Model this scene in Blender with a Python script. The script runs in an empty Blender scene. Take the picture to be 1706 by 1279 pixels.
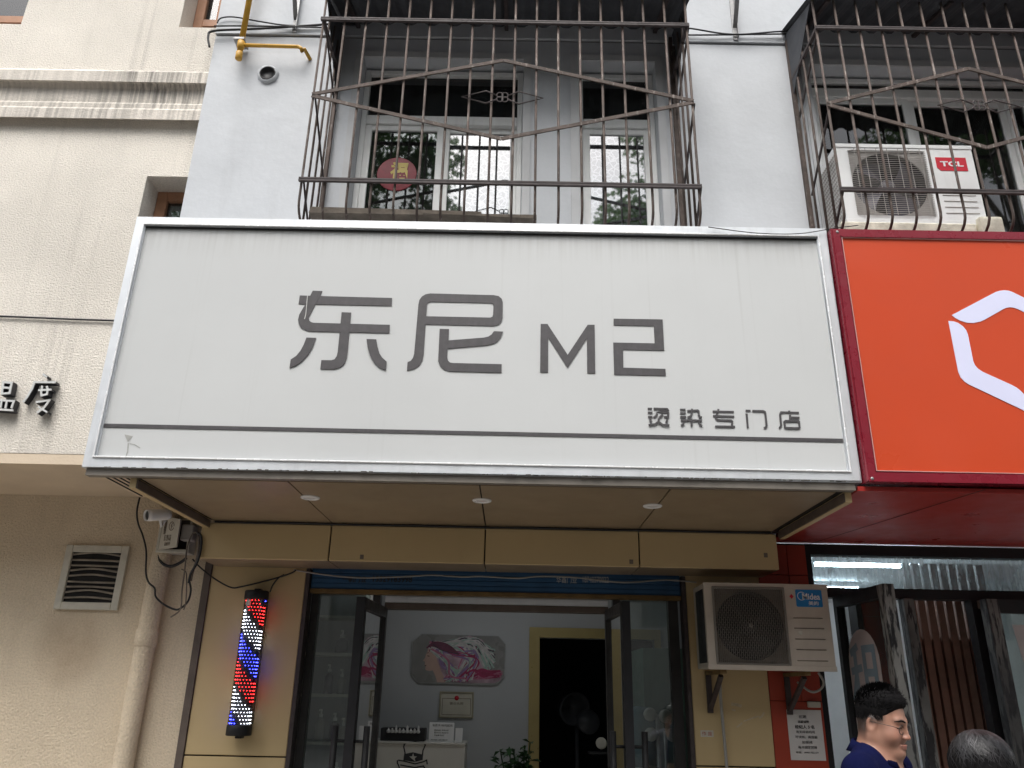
import bpy, bmesh, math, random
import numpy as np
from mathutils import Vector, Matrix
from mathutils.geometry import tessellate_polygon
random.seed(7)
R = math.radians
SC = bpy.context.scene
COL = SC.collection

# ---------------------------------------------------------------- camera, sky, sun, exposure
CAM = Vector((0.0, -4.9, 1.65)); PITCH, YAW, ROLL, FPX = R(21.075), R(-0.264), R(1.203), 1321.85
fw = Vector((math.sin(YAW)*math.cos(PITCH), math.cos(YAW)*math.cos(PITCH), math.sin(PITCH)))
rt0 = Vector((math.cos(YAW), -math.sin(YAW), 0)); up0 = rt0.cross(fw)
rt = rt0*math.cos(ROLL)+up0*math.sin(ROLL); up = up0*math.cos(ROLL)-rt0*math.sin(ROLL)
cd = bpy.data.cameras.new('camera'); cam = bpy.data.objects.new('camera', cd); COL.objects.link(cam)
cam.matrix_world = Matrix(((rt.x, up.x, -fw.x, CAM.x), (rt.y, up.y, -fw.y, CAM.y), (rt.z, up.z, -fw.z, CAM.z), (0, 0, 0, 1)))
cd.sensor_width = 36; cd.sensor_fit = 'HORIZONTAL'; cd.lens = FPX/1706*36; cd.clip_end = 500; cd.clip_start = 0.05
SC.camera = cam

W = bpy.data.worlds.new('World'); SC.world = W; W.use_nodes = True
nt = W.node_tree; nt.nodes.clear()
sky = nt.nodes.new('ShaderNodeTexSky'); sky.sky_type = 'NISHITA'; sky.sun_disc = False
SUN_EL, SUN_AZ = R(58), R(196)          # azimuth from +Y, clockwise seen from above
sky.sun_elevation = SUN_EL; sky.sun_rotation = SUN_AZ; sky.dust_density = 4; sky.air_density = 1.2; sky.ozone_density = 1
hs = nt.nodes.new('ShaderNodeHueSaturation'); hs.inputs['Saturation'].default_value = 0.28
bg = nt.nodes.new('ShaderNodeBackground'); bg.inputs['Strength'].default_value = 0.13
wo = nt.nodes.new('ShaderNodeOutputWorld')
nt.links.new(sky.outputs[0], hs.inputs['Color']); nt.links.new(hs.outputs[0], bg.inputs[0]); nt.links.new(bg.outputs[0], wo.inputs[0])
sl = bpy.data.lights.new('sun', 'SUN'); sl.energy = 1.1; sl.angle = R(40); sl.color = (1, .965, .92)
so = bpy.data.objects.new('sun', sl); COL.objects.link(so)
sd = Vector((math.sin(SUN_AZ)*math.cos(SUN_EL), math.cos(SUN_AZ)*math.cos(SUN_EL), math.sin(SUN_EL)))
so.rotation_euler = sd.to_track_quat('Z', 'Y').to_euler(); so.location = (0, -12, 20)
SC.view_settings.view_transform = 'Standard'; SC.view_settings.look = 'None'
SC.view_settings.exposure = 1.1; SC.view_settings.gamma = 1
SC.render.engine = 'CYCLES'
SC.cycles.max_bounces = 10; SC.cycles.diffuse_bounces = 5; SC.cycles.glossy_bounces = 4; SC.cycles.transparent_max_bounces = 24
SC.cycles.caustics_reflective = False; SC.cycles.caustics_refractive = False
SC.cycles.sample_clamp_indirect = 6

# ---------------------------------------------------------------- measuring helpers: where a sight line meets a real wall plane
def ray(px, py): return fw + rt*((px-853)/FPX) - up*((py-639.5)/FPX)
def at(px, py, Y): d = ray(px, py); return CAM + d*((Y-CAM.y)/d.y)
def atz(px, py, Z): d = ray(px, py); return CAM + d*((Z-CAM.z)/d.z)
def atx(px, py, X): d = ray(px, py); return CAM + d*((X-CAM.x)/d.x)

# ---------------------------------------------------------------- materials
def mat(name, col, rough=.6, var=.08, vs=6, bump=0., bs=80, metal=0, streak=0., sscale=(30, 30, 1.2), scol=(.1, .09, .08), spec=.5, fine=0., fs=150, coat=0, slo=.52, shi=.72, zdirt=None, stain=None):
    m = bpy.data.materials.new(name); m.use_nodes = True; t = m.node_tree; n = t.nodes; L = t.links
    b = n['Principled BSDF']; b.inputs['Metallic'].default_value = metal; b.inputs['Specular IOR Level'].default_value = spec
    b.inputs['Coat Weight'].default_value = coat
    geo = n.new('ShaderNodeNewGeometry')
    def noise(scale, vec=None, det=4, r=.55):
        q = n.new('ShaderNodeTexNoise'); q.inputs['Scale'].default_value = scale; q.inputs['Detail'].default_value = det; q.inputs['Roughness'].default_value = r
        L.new(vec or geo.outputs['Position'], q.inputs['Vector']); return q.outputs['Fac']
    def ramp(v, a, b2, lo, hi):
        q = n.new('ShaderNodeMapRange'); L.new(v, q.inputs[0]); q.inputs[1].default_value = a; q.inputs[2].default_value = b2; q.inputs[3].default_value = lo; q.inputs[4].default_value = hi; return q.outputs[0]
    def mix(f, a, c):
        q = n.new('ShaderNodeMix'); q.data_type = 'RGBA'
        for k, v in ((0, f), (6, a), (7, c)):
            if hasattr(v, 'is_linked'): L.new(v, q.inputs[k])
            else: q.inputs[k].default_value = v if k == 0 else (*v[:3], 1)
        return q.outputs[2]
    v = noise(vs)
    lo = [c*(1-var) for c in col]; hi = [min(1, c*(1+var)) for c in col]
    c = mix(ramp(v, .3, .7, 0, 1), lo, hi)
    if fine: c = mix(ramp(noise(fs, det=2), .35, .65, 0, fine), c, [x*.45 for x in col])
    if streak:
        mp = n.new('ShaderNodeMapping'); mp.inputs['Scale'].default_value = sscale; L.new(geo.outputs['Position'], mp.inputs[0])
        s = noise(1, mp.outputs[0], 5, .6); big = ramp(noise(.9), .38, .62, .15, 1)
        mm = n.new('ShaderNodeMath'); mm.operation = 'MULTIPLY'; L.new(ramp(s, slo, shi, 0, streak), mm.inputs[0]); L.new(big, mm.inputs[1])
        c = mix(mm.outputs[0], c, scol)
        if zdirt:                          # drips of dirt running down from a ledge at height zdirt[0]
            sp = n.new('ShaderNodeSeparateXYZ'); L.new(geo.outputs['Position'], sp.inputs[0])
            m2 = n.new('ShaderNodeMath'); m2.operation = 'MULTIPLY'; L.new(ramp(sp.outputs[2], zdirt[0]-zdirt[1], zdirt[0], 0, zdirt[2]), m2.inputs[0]); L.new(ramp(s, .40, .62, .1, 1), m2.inputs[1])
            c = mix(m2.outputs[0], c, scol)
    if stain:                              # (centre, radius, colour, amount): one blotch of rust or soot
        vm = n.new('ShaderNodeVectorMath'); vm.operation = 'SUBTRACT'; L.new(geo.outputs['Position'], vm.inputs[0]); vm.inputs[1].default_value = stain[0]
        v2 = n.new('ShaderNodeVectorMath'); v2.operation = 'MULTIPLY'; L.new(vm.outputs[0], v2.inputs[0]); v2.inputs[1].default_value = stain[1]
        v3 = n.new('ShaderNodeVectorMath'); v3.operation = 'LENGTH'; L.new(v2.outputs[0], v3.inputs[0])
        m3 = n.new('ShaderNodeMath'); m3.operation = 'MULTIPLY'; L.new(ramp(v3.outputs['Value'], .1, 1, stain[3], 0), m3.inputs[0]); L.new(ramp(noise(5), .3, .65, .3, 1), m3.inputs[1])
        c = mix(m3.outputs[0], c, stain[2])
    L.new(c, b.inputs['Base Color'])
    L.new(ramp(noise(vs*3), .3, .7, max(.02, rough-.08), min(1, rough+.08)), b.inputs['Roughness'])
    if bump:
        bp = n.new('ShaderNodeBump'); bp.inputs['Strength'].default_value = bump; bp.inputs['Distance'].default_value = .01
        L.new(noise(bs, det=3), bp.inputs['Height']); L.new(bp.outputs[0], b.inputs['Normal'])
    m['_c'] = 1
    return m
def emis(name, col, s):
    m = bpy.data.materials.new(name); m.use_nodes = True; b = m.node_tree.nodes['Principled BSDF']
    b.inputs['Base Color'].default_value = (*[c*.5 for c in col], 1); b.inputs['Emission Color'].default_value = (*col, 1); b.inputs['Emission Strength'].default_value = s
    return m
def glass(name, tint=(.9, .95, .93), rough=.01, refl=1.0, dirt=.06, film=0., dscale=3., through=False):
    """thin pane: fresnel reflection over a clear, slightly dirty sheet"""
    m = bpy.data.materials.new(name); m.use_nodes = True; t = m.node_tree; n = t.nodes; L = t.links; n.clear()
    o = n.new('ShaderNodeOutputMaterial'); tr = n.new('ShaderNodeBsdfTransparent'); tr.inputs[0].default_value = (*tint, 1)
    gl = n.new('ShaderNodeBsdfGlossy'); gl.inputs['Roughness'].default_value = rough
    fr = n.new('ShaderNodeFresnel'); fr.inputs[0].default_value = 1.5
    mu = n.new('ShaderNodeMath'); mu.operation = 'MULTIPLY'; mu.inputs[1].default_value = 1.9*refl; mu.use_clamp = True; L.new(fr.outputs[0], mu.inputs[0])
    mx = n.new('ShaderNodeMixShader'); L.new(mu.outputs[0], mx.inputs[0]); L.new(tr.outputs[0], mx.inputs[1]); L.new(gl.outputs[0], mx.inputs[2])
    df = n.new('ShaderNodeBsdfTranslucent' if through else 'ShaderNodeBsdfDiffuse'); df.inputs[0].default_value = (.55, .57, .56, 1) if not film else (.30, .33, .35, 1)
    geo = n.new('ShaderNodeNewGeometry'); mp = n.new('ShaderNodeMapping'); L.new(geo.outputs['Position'], mp.inputs[0])
    if film:
        mp.inputs['Scale'].default_value = (1, 1, 1)
        q = n.new('ShaderNodeTexVoronoi'); q.inputs['Scale'].default_value = 26; q.feature = 'DISTANCE_TO_EDGE'; L.new(mp.outputs[0], q.inputs['Vector'])
        mr = n.new('ShaderNodeMapRange'); mr.inputs[1].default_value = .03; mr.inputs[2].default_value = .12; mr.inputs[3].default_value = 0; mr.inputs[4].default_value = film; L.new(q.outputs['Distance'], mr.inputs[0])
    else:
        mp.inputs['Scale'].default_value = (dscale*3, dscale*3, dscale*.6)
        q = n.new('ShaderNodeTexNoise'); q.inputs['Scale'].default_value = 2; q.inputs['Detail'].default_value = 6; L.new(mp.outputs[0], q.inputs['Vector'])
        mr = n.new('ShaderNodeMapRange'); mr.inputs[1].default_value = .4; mr.inputs[2].default_value = .75; mr.inputs[3].default_value = dirt*.3; mr.inputs[4].default_value = dirt; L.new(q.outputs['Fac'], mr.inputs[0])
    m2 = n.new('ShaderNodeMixShader'); L.new(mr.outputs[0], m2.inputs[0]); L.new(mx.outputs[0], m2.inputs[1]); L.new(df.outputs[0], m2.inputs[2]); L.new(m2.outputs[0], o.inputs[0])
    return m

M = {}
M['grey_paint'] = mat('grey_paint', (.555, .578, .605), .7, .05, 2.5, .25, 14, streak=.22, sscale=(9, 9, .7), scol=(.36, .37, .38), fine=.05, fs=40)
M['beige_stucco'] = mat('beige_stucco', (.82, .77, .69), .9, .12, 1.3, .9, 95, streak=.45, slo=.53, shi=.72, sscale=(14, 14, .3), scol=(.28, .25, .22), fine=.30, fs=110)
M['beige_low'] = mat('beige_low', (.72, .61, .46), .9, .10, 1.6, .9, 75, streak=.25, sscale=(7, 7, .4), scol=(.3, .24, .18), fine=.25, fs=90, stain=((-2.68, .2, 1.86), (4.0, 1, 3.4), (.26, .15, .07), .65))
M['beige_cornice'] = mat('beige_cornice', (.72, .67, .60), .9, .10, 2, .4, 60, streak=.9, slo=.40, shi=.60, sscale=(42, 14, 1.3), scol=(.16, .15, .135), fine=.15, fs=90)
M['beige_smooth'] = mat('beige_smooth', (.66, .55, .42), .85, .06, 3, .2, 60)
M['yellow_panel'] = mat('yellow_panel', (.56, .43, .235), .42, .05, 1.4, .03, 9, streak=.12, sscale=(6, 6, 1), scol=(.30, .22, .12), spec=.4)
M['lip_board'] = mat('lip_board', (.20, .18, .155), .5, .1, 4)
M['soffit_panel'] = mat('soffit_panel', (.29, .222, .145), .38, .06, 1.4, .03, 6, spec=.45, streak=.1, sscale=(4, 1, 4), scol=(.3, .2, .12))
M['seam'] = mat('seam', (.012, .011, .01), .8)
M['dark_trim'] = mat('dark_trim', (.11, .085, .07), .6, .2, 8)
M['alu_white'] = mat('alu_white', (.74, .77, .80), .38, .05, 6, .03, 40, metal=.35, streak=.25, sscale=(22, 22, 2), scol=(.35, .35, .34))
M['alu_bright'] = mat('alu_bright', (.88, .89, .90), .25, .03, 6, metal=.2)
M['sign_panel'] = mat('sign_panel', (.592, .606, .606), .5, .025, 1.2, .02, 30, streak=.2, slo=.6, shi=.75, sscale=(45, 45, .5), scol=(.40, .40, .385), spec=.3, zdirt=(3.96, .20, .42))
M['sign_ink'] = mat('sign_ink', (.066, .062, .066), .5, .14, 30, streak=.3, sscale=(50, 50, 2), scol=(.12, .11, .12))
M['black_rubber'] = mat('black_rubber', (.012, .012, .012), .7)
M['grime'] = mat('grime', (.09, .085, .08), .9, .4, 40)
M['red_frame'] = mat('red_frame', (.22, .014, .028), .3, .06, 5, .04, 20, spec=.5)
M['red_frame_dark'] = mat('red_frame_dark', (.09, .018, .018), .5, .15, 10)
M['orange_panel'] = mat('orange_panel', (.58, .072, .026), .34, .03, 1.2, .015, 5, spec=.3)
M['logo_white'] = mat('logo_white', (.72, .74, .95), .5, .02)
M['red_clad'] = mat('red_clad', (.37, .034, .027), .35, .03, 2, 0, 3, spec=.4)
M['red_wall'] = mat('red_wall', (.36, .045, .02), .4, .07, 3, .05, 20)
M['rust_iron'] = mat('rust_iron', (.080, .058, .048), .75, .35, 12, .2, 90, streak=.8, slo=.58, shi=.66, sscale=(50, 50, 12), scol=(.36, .32, .29))
M['dark_iron'] = mat('dark_iron', (.05, .038, .038), .65, .25, 20)
M['awning_sheet'] = mat('awning_sheet', (.055, .058, .066), .7, .25, 5, .1, 20)
M['white_frame'] = mat('white_frame', (.80, .81, .80), .5, .05, 6, streak=.2, scol=(.35, .34, .32))
M['glass_core'] = mat('glass_core', (.05, .055, .06), .15)
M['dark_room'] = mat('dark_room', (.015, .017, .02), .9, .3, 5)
M['curtain'] = mat('curtain', (.30, .34, .38), .9, .15, 20)
M['wood_frame'] = mat('wood_frame', (.36, .185, .105), .6, .12, 14)
M['plank'] = mat('plank', (.19, .16, .13), .9, .3, 12, .5, 40)
M['gas_yellow'] = mat('gas_yellow', (.58, .32, .035), .45, .10, 18, streak=.5, sscale=(40, 40, 10), scol=(.25, .12, .04))
M['galv'] = mat('galv', (.30, .30, .30), .5, .2, 20, metal=.5)
M['cable_black'] = mat('cable_black', (.016, .016, .018), .6)
M['cable_grey'] = mat('cable_grey', (.35, .34, .32), .6)
M['ac_white'] = mat('ac_white', (.78, .79, .79), .45, .04, 6, streak=.15, scol=(.4, .38, .34))
M['ac_aged'] = mat('ac_aged', (.52, .46, .39), .5, .08, 6, streak=.3, sscale=(14, 14, 1.5), scol=(.2, .16, .12))
M['grille_grey'] = mat('grille_grey', (.38, .36, .34), .5, .1)
M['fan_black'] = mat('fan_black', (.018, .018, .02), .45)
M['badge_red'] = mat('badge_red', (.55, .012, .03), .4)
M['badge_blue'] = mat('badge_blue', (.015, .20, .50), .4)
M['print_white'] = mat('print_white', (.80, .80, .80), .6, .02)
M['print_black'] = mat('print_black', (.02, .02, .022), .6)
M['vent_frame'] = mat('vent_frame', (.55, .53, .46), .6, .1, 14, streak=.5, sscale=(12, 12, 6), scol=(.2, .18, .14))
M['vent_slat'] = mat('vent_slat', (.25, .22, .18), .7, .3, 14)
M['shutter_blue'] = mat('shutter_blue', (.020, .085, .19), .5, .15, 6, .05, 20, streak=.4, sscale=(5, 5, 40), scol=(.03, .05, .08))
M['shutter_rust'] = mat('shutter_rust', (.16, .10, .035), .8, .3, 10, .2, 40)
M['door_black'] = mat('door_black', (.014, .014, .016), .5, .2, 8, spec=.3)
M['door_steel'] = mat('door_steel', (.04, .038, .038), .42, .25, 8, metal=0, spec=.3)
M['handle_black'] = mat('handle_black', (.010, .010, .011), .6, .2, 8, spec=.25)
M['peeled'] = mat('peeled', (.03, .03, .033), .4, .5, 9, .4, 25, metal=.3, streak=1., slo=.46, shi=.52, sscale=(30, 30, 5), scol=(.33, .33, .31))
M['inner_wall'] = mat('inner_wall', (.43, .44, .445), .8, .03, 2)
M['gold_frame'] = mat('gold_frame', (.40, .315, .13), .35, .06, 8, metal=.3)
M['floor_tile'] = mat('floor_tile', (.60, .58, .55), .35, .1, 3)
M['white_lam'] = mat('white_lam', (.62, .60, .55), .5, .04)
M['pavement'] = mat('pavement', (.27, .25, .225), .85, .12, 1.5, .2, 40, fine=.2, fs=60)
M['asphalt'] = mat('asphalt', (.06, .06, .062), .9, .2, 3, .4, 90)
M['bark'] = mat('bark', (.16, .13, .10), .95, .3, 10, .8, 20)
M['leaf'] = mat('leaf', (.06, .12, .045), .55, .35, 4)
_t = M['leaf'].node_tree; _b = _t.nodes['Principled BSDF']; _tr = _t.nodes.new('ShaderNodeBsdfTranslucent'); _tr.inputs[0].default_value = (.12, .22, .07, 1)   # leaves let some light through
_mx = _t.nodes.new('ShaderNodeMixShader'); _mx.inputs[0].default_value = .45; _o = [q for q in _t.nodes if q.type == 'OUTPUT_MATERIAL'][0]
_t.links.new(_b.outputs[0], _mx.inputs[1]); _t.links.new(_tr.outputs[0], _mx.inputs[2]); _t.links.new(_mx.outputs[0], _o.inputs[0])
M['plant_leaf'] = mat('plant_leaf', (.025, .075, .022), .4, .3, 20)
M['slat_brown'] = mat('slat_brown', (.27, .145, .105), .5, .2, 8, streak=.3, sscale=(40, 40, 1.5), scol=(.07, .03, .02))
M['ceiling_white'] = mat('ceiling_white', (.80, .81, .82), .7, .05)
M['paper'] = mat('paper', (.62, .61, .60), .8, .03, 6)
M['glass_door'] = glass('glass_door', (.86, .93, .91), .02, 1.8, .07)
M['glass_transom'] = glass('glass_transom', (.85, .92, .95), .02, .8, .5, dscale=7, through=True)
M['glass_dark'] = glass('glass_dark', (.55, .60, .60), .02, 1.0, .03)
M['glass_film'] = glass('glass_film', (.45, .50, .52), .025, 5.0, .05, film=.16)
M['led_tube'] = glass('led_tube', (.9, .9, .9), .08, .7, .0)

# ---------------------------------------------------------------- mesh builder
class MB:
    def __init__(s): s.bm = bmesh.new()
    def box(s, a, b, bev=0, seg=1):
        x0, y0, z0 = [min(p, q) for p, q in zip(a, b)]; x1, y1, z1 = [max(p, q) for p, q in zip(a, b)]
        v = [s.bm.verts.new(p) for p in ((x0, y0, z0), (x1, y0, z0), (x1, y1, z0), (x0, y1, z0), (x0, y0, z1), (x1, y0, z1), (x1, y1, z1), (x0, y1, z1))]
        f = [s.bm.faces.new([v[i] for i in q]) for q in ((0, 3, 2, 1), (4, 5, 6, 7), (0, 1, 5, 4), (1, 2, 6, 5), (2, 3, 7, 6), (3, 0, 4, 7))]
        if bev: bmesh.ops.bevel(s.bm, geom=list({e for q in f for e in q.edges}), offset=bev, segments=seg, affect='EDGES', profile=.6)
        return s
    def hexa(s, P):                        # eight corners: bottom ring then top ring
        v = [s.bm.verts.new(p) for p in P]
        for q in ((0, 3, 2, 1), (4, 5, 6, 7), (0, 1, 5, 4), (1, 2, 6, 5), (2, 3, 7, 6), (3, 0, 4, 7)): s.bm.faces.new([v[i] for i in q])
        return s
    def tube(s, pts, r, seg=8, cap=True):
        pts = [Vector(p) for p in pts]; n = len(pts); rs = r if isinstance(r, (list, tuple)) else [r]*n
        rings = []; ref = None
        for i, p in enumerate(pts):
            d = (pts[min(i+1, n-1)]-pts[max(i-1, 0)]).normalized()
            if ref is None: ref = d.orthogonal().normalized()
            ref = (ref - d*ref.dot(d)); ref = ref.normalized() if ref.length > 1e-6 else d.orthogonal().normalized()
            b = d.cross(ref)
            rings.append([s.bm.verts.new(p+(ref*math.cos(2*math.pi*k/seg)+b*math.sin(2*math.pi*k/seg))*rs[i]) for k in range(seg)])
        for i in range(n-1):
            for k in range(seg):
                f = s.bm.faces.new((rings[i][k], rings[i][(k+1) % seg], rings[i+1][(k+1) % seg], rings[i+1][k])); f.smooth = seg > 5
        if cap: s.bm.faces.new(rings[0][::-1]); s.bm.faces.new(rings[-1])
        return s
    def lathe(s, c, axis, prof, seg=24, a0=0, a1=2*math.pi):     # prof: (r, t) along axis
        ax = Vector(axis).normalized(); u = ax.orthogonal().normalized(); w = ax.cross(u); c = Vector(c)
        full = abs(a1-a0-2*math.pi) < 1e-6; m = seg if full else seg+1
        R_ = [[s.bm.verts.new(c+ax*t+(u*math.cos(a0+(a1-a0)*k/seg)+w*math.sin(a0+(a1-a0)*k/seg))*max(r, 1e-4)) for k in range(m)] for r, t in prof]
        for i in range(len(R_)-1):
            for k in range(seg):
                f = s.bm.faces.new((R_[i][k], R_[i][(k+1) % m], R_[i+1][(k+1) % m], R_[i+1][k])); f.smooth = True
        return s
    def prism(s, loops, f, depth):         # loops of 2-D points (outer, holes...), f maps (u,v,d) to 3-D
        vec = [[Vector((p[0], p[1], 0)) for p in l] for l in loops]
        tri = tessellate_polygon(vec); flat = [p for l in loops for p in l]
        A = [s.bm.verts.new(f(p[0], p[1], 0)) for p in flat]; B = [s.bm.verts.new(f(p[0], p[1], depth)) for p in flat]
        for t in tri:
            try: s.bm.faces.new([A[i] for i in t]); s.bm.faces.new([B[i] for i in t[::-1]])
            except ValueError: pass
        o = 0
        for l in loops:
            k = len(l)
            for i in range(k):
                j = (i+1) % k
                try: s.bm.faces.new((A[o+i], A[o+j], B[o+j], B[o+i]))
                except ValueError: pass
            o += k
        return s
    def stroke(s, pts, w, f, depth, closed=False, lift=0):        # flat pen stroke of width w, round-cornered by its points
        P = [Vector((p[0], p[1])) for p in pts]; n = len(P); l, r = [], []
        for i in range(n):
            a = P[i]-P[i-1] if (i or closed) else P[1]-P[0]
            b = P[(i+1) % n]-P[i] if (i < n-1 or closed) else P[-1]-P[-2]
            a = a.normalized(); b = b.normalized(); t = a+b; t = t.normalized() if t.length > 1e-5 else a
            nn = Vector((-t.y, t.x)); c = max(.5, nn.dot(Vector((-a.y, a.x))))
            l.append(P[i]+nn*w/2/c); r.append(P[i]-nn*w/2/c)
        g = lambda u, v, d: f(u, v, d+lift)
        if closed: return s.prism([l, r], lambda u, v, d: g(u, v, d), depth)
        return s.prism([l+r[::-1]], g, depth)
    def quad(s, *p): s.bm.faces.new([s.bm.verts.new(q) for q in p]); return s
    def build(s, name, m, parent=None, smooth=False, fix=True, tagd=None):
        if fix: bmesh.ops.recalc_face_normals(s.bm, faces=s.bm.faces[:])
        me = bpy.data.meshes.new(name)
        if parent is not None: o0 = wloc(parent)
        else:
            vs = [v.co for v in s.bm.verts]; lo = [min(v[i] for v in vs) for i in range(3)]; hi = [max(v[i] for v in vs) for i in range(3)]
            o0 = Vector(((lo[0]+hi[0])/2, (lo[1]+hi[1])/2, lo[2]))
        bmesh.ops.translate(s.bm, verts=s.bm.verts[:], vec=-o0)
        if smooth:
            for f in s.bm.faces: f.smooth = True
        s.bm.to_mesh(me); s.bm.free()
        o = bpy.data.objects.new(name, me); COL.objects.link(o)
        if m is not None: me.materials.append(M[m] if isinstance(m, str) else m)
        if parent is not None: o.parent = parent
        else: o.location = o0
        if tagd: tag(o, *tagd)
        return o
def wloc(o):
    v = o.location.copy()
    while o.parent: o = o.parent; v = v+o.location
    return v
def tag(o, label, cat, group=None, kind=None):
    if label: o['label'] = label
    if cat: o['category'] = cat
    if group: o['group'] = group
    if kind: o['kind'] = kind
    return o
def thing(name, label, cat, loc=(0, 0, 0), group=None):
    o = bpy.data.objects.new(name, None); COL.objects.link(o); o.location = loc; o.empty_display_size = .1
    return tag(o, label, cat, group)
def structure(o): o['kind'] = 'structure'; return o
def wall(mb, x0, x1, z0, z1, y, th, holes):     # front at y, thickness th going back; holes (x0,x1,z0,z1) with reveals
    xs = sorted({x0, x1, *[h[0] for h in holes], *[h[1] for h in holes]}); zs = sorted({z0, z1, *[h[2] for h in holes], *[h[3] for h in holes]})
    xs = [x for x in xs if x0 <= x <= x1]; zs = [z for z in zs if z0 <= z <= z1]
    solid = {}
    for i in range(len(xs)-1):
        for j in range(len(zs)-1):
            cx, cz = (xs[i]+xs[i+1])/2, (zs[j]+zs[j+1])/2
            solid[i, j] = not any(h[0] < cx < h[1] and h[2] < cz < h[3] for h in holes)
    vc = {}
    def V(i, j, k):
        if (i, j, k) not in vc: vc[i, j, k] = mb.bm.verts.new((xs[i], y+k*th, zs[j]))
        return vc[i, j, k]
    for (i, j), s in solid.items():
        if not s: continue
        mb.bm.faces.new((V(i, j, 0), V(i+1, j, 0), V(i+1, j+1, 0), V(i, j+1, 0)))
        mb.bm.faces.new((V(i, j, 1), V(i, j+1, 1), V(i+1, j+1, 1), V(i+1, j, 1)))
        for di, dj, a, b in ((-1, 0, (0, 0), (0, 1)), (1, 0, (1, 0), (1, 1)), (0, -1, (0, 0), (1, 0)), (0, 1, (0, 1), (1, 1))):
            if not solid.get((i+di, j+dj), False):
                mb.bm.faces.new((V(i+a[0], j+a[1], 0), V(i+b[0], j+b[1], 0), V(i+b[0], j+b[1], 1), V(i+a[0], j+a[1], 1)))
    return mb
def frame(mb, x0, x1, z0, z1, y0, y1, w, bev=0):      # rectangular frame of four butted bars
    mb.box((x0, y0, z0), (x0+w, y1, z1), bev); mb.box((x1-w, y0, z0), (x1, y1, z1), bev)
    mb.box((x0+w, y0, z0), (x1-w, y1, z0+w), bev); mb.box((x0+w, y0, z1-w), (x1-w, y1, z1), bev)
    return mb
def text(body, x0, x1, z0, z1, y, m, parent, name='lettering', depth=.0015, align='fit', fn=None, bold=0.):
    """letters as thin solid shapes filling the box x0..x1, z0..z1 on the plane y, facing the street"""
    c = bpy.data.curves.new(name, 'FONT'); c.body = body; c.resolution_u = 4; c.offset = bold
    o = bpy.data.objects.new(name, c); me0 = o.to_mesh(); me = me0.copy(); o.to_mesh_clear()
    bpy.data.objects.remove(o)
    vs = [v.co.copy() for v in me.vertices]
    if not vs: return None
    u0, u1 = min(v.x for v in vs), max(v.x for v in vs); w0, w1 = min(v.y for v in vs), max(v.y for v in vs)
    sx = (x1-x0)/(u1-u0); sz = (z1-z0)/(w1-w0)
    f = fn or (lambda u, v, d: Vector((u, y-d, v)))
    P = [(x0+(v.x-u0)*sx, z0+(v.y-w0)*sz) for v in vs]
    mb = MB(); A = [mb.bm.verts.new(f(p[0], p[1], depth)) for p in P]
    for p in me.polygons:
        try: mb.bm.faces.new([A[i] for i in p.vertices])
        except ValueError: pass
    bpy.data.meshes.remove(me)
    bmesh.ops.remove_doubles(mb.bm, verts=mb.bm.verts[:], dist=1e-6)
    ex = bmesh.ops.extrude_face_region(mb.bm, geom=mb.bm.faces[:])
    dv = f(0, 0, 0)-f(0, 0, depth)
    bmesh.ops.translate(mb.bm, verts=[g for g in ex['geom'] if isinstance(g, bmesh.types.BMVert)], vec=dv*.8)
    return mb.build(name, m, parent)
def onY(Y): return lambda u, v, d: Vector((u, Y-d, v))
def pix(Y, sx, sy, ox, oy):             # measured letter points -> the real sign plane
    def f(u, v, d): p = at(ox+u*sx, oy+v*sy, Y); return Vector((p.x, Y-d, p.z))
    return f
def arc(cx, cy, r, a0, a1, n=8): return [(cx+r*math.cos(R(a0+(a1-a0)*i/n)), cy+r*math.sin(R(a0+(a1-a0)*i/n))) for i in range(n+1)]
def smooth_pts(pts, n=6):               # Catmull-Rom through points
    P = [Vector(p) for p in pts]; out = []
    for i in range(len(P)-1):
        a, b, c, d = P[max(i-1, 0)], P[i], P[i+1], P[min(i+2, len(P)-1)]
        for k in range(n):
            t = k/n; out.append(.5*((2*b)+(c-a)*t+(2*a-5*b+4*c-d)*t*t+(3*b-a-3*c+d)*t**3))
    return out+[P[-1]]

# ---------------------------------------------------------------- ground
structure(MB().box((-60, -4.2, -.3), (60, 60, 0)).build('pavement', 'pavement'))
structure(MB().box((-60, -60, -.5), (60, -4.35, -.14)).build('road', 'asphalt'))
structure(MB().box((-60, -4.35, -.4), (60, -4.2, .005), .015).build('kerb', 'pavement'))

# ---------------------------------------------------------------- grey building (upper floors overhang the shops)
GY = -.75; WF = -.66
GB = thing('apartment_building', 'light grey painted building above the shop signs, with two barred windows', 'building', (1.5, 0, 2.7))
xl = at(584, 300, GY).x; xr = at(869, 300, GY).x; x2 = at(966, 300, GY).x; x3 = at(1104, 340, GY).x
ztop = at(735, 98, GY).z
holes = [(xl, xr, 3.9, ztop), (x2, x3, 3.9, ztop), (1.9, 3.42, 3.9, ztop), (4.6, 6, 3.9, ztop)]
wb = MB(); wall(wb, -2.063, 7, 2.7, 5.72, GY, .28, holes); wb.build('wall', 'grey_paint', GB)
zl = at(1230, 94, GY).z
mb = MB(); mb.box((-2.066, GY-.012, 5.735), (7, GY+.28, 9)); mb.build('upper_wall', 'grey_paint', GB)
mb = MB(); mb.box((-2.063, GY+.01, 5.721), (7, GY+.2, 5.734)); mb.build('floor_joint', 'grime', GB)
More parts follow.
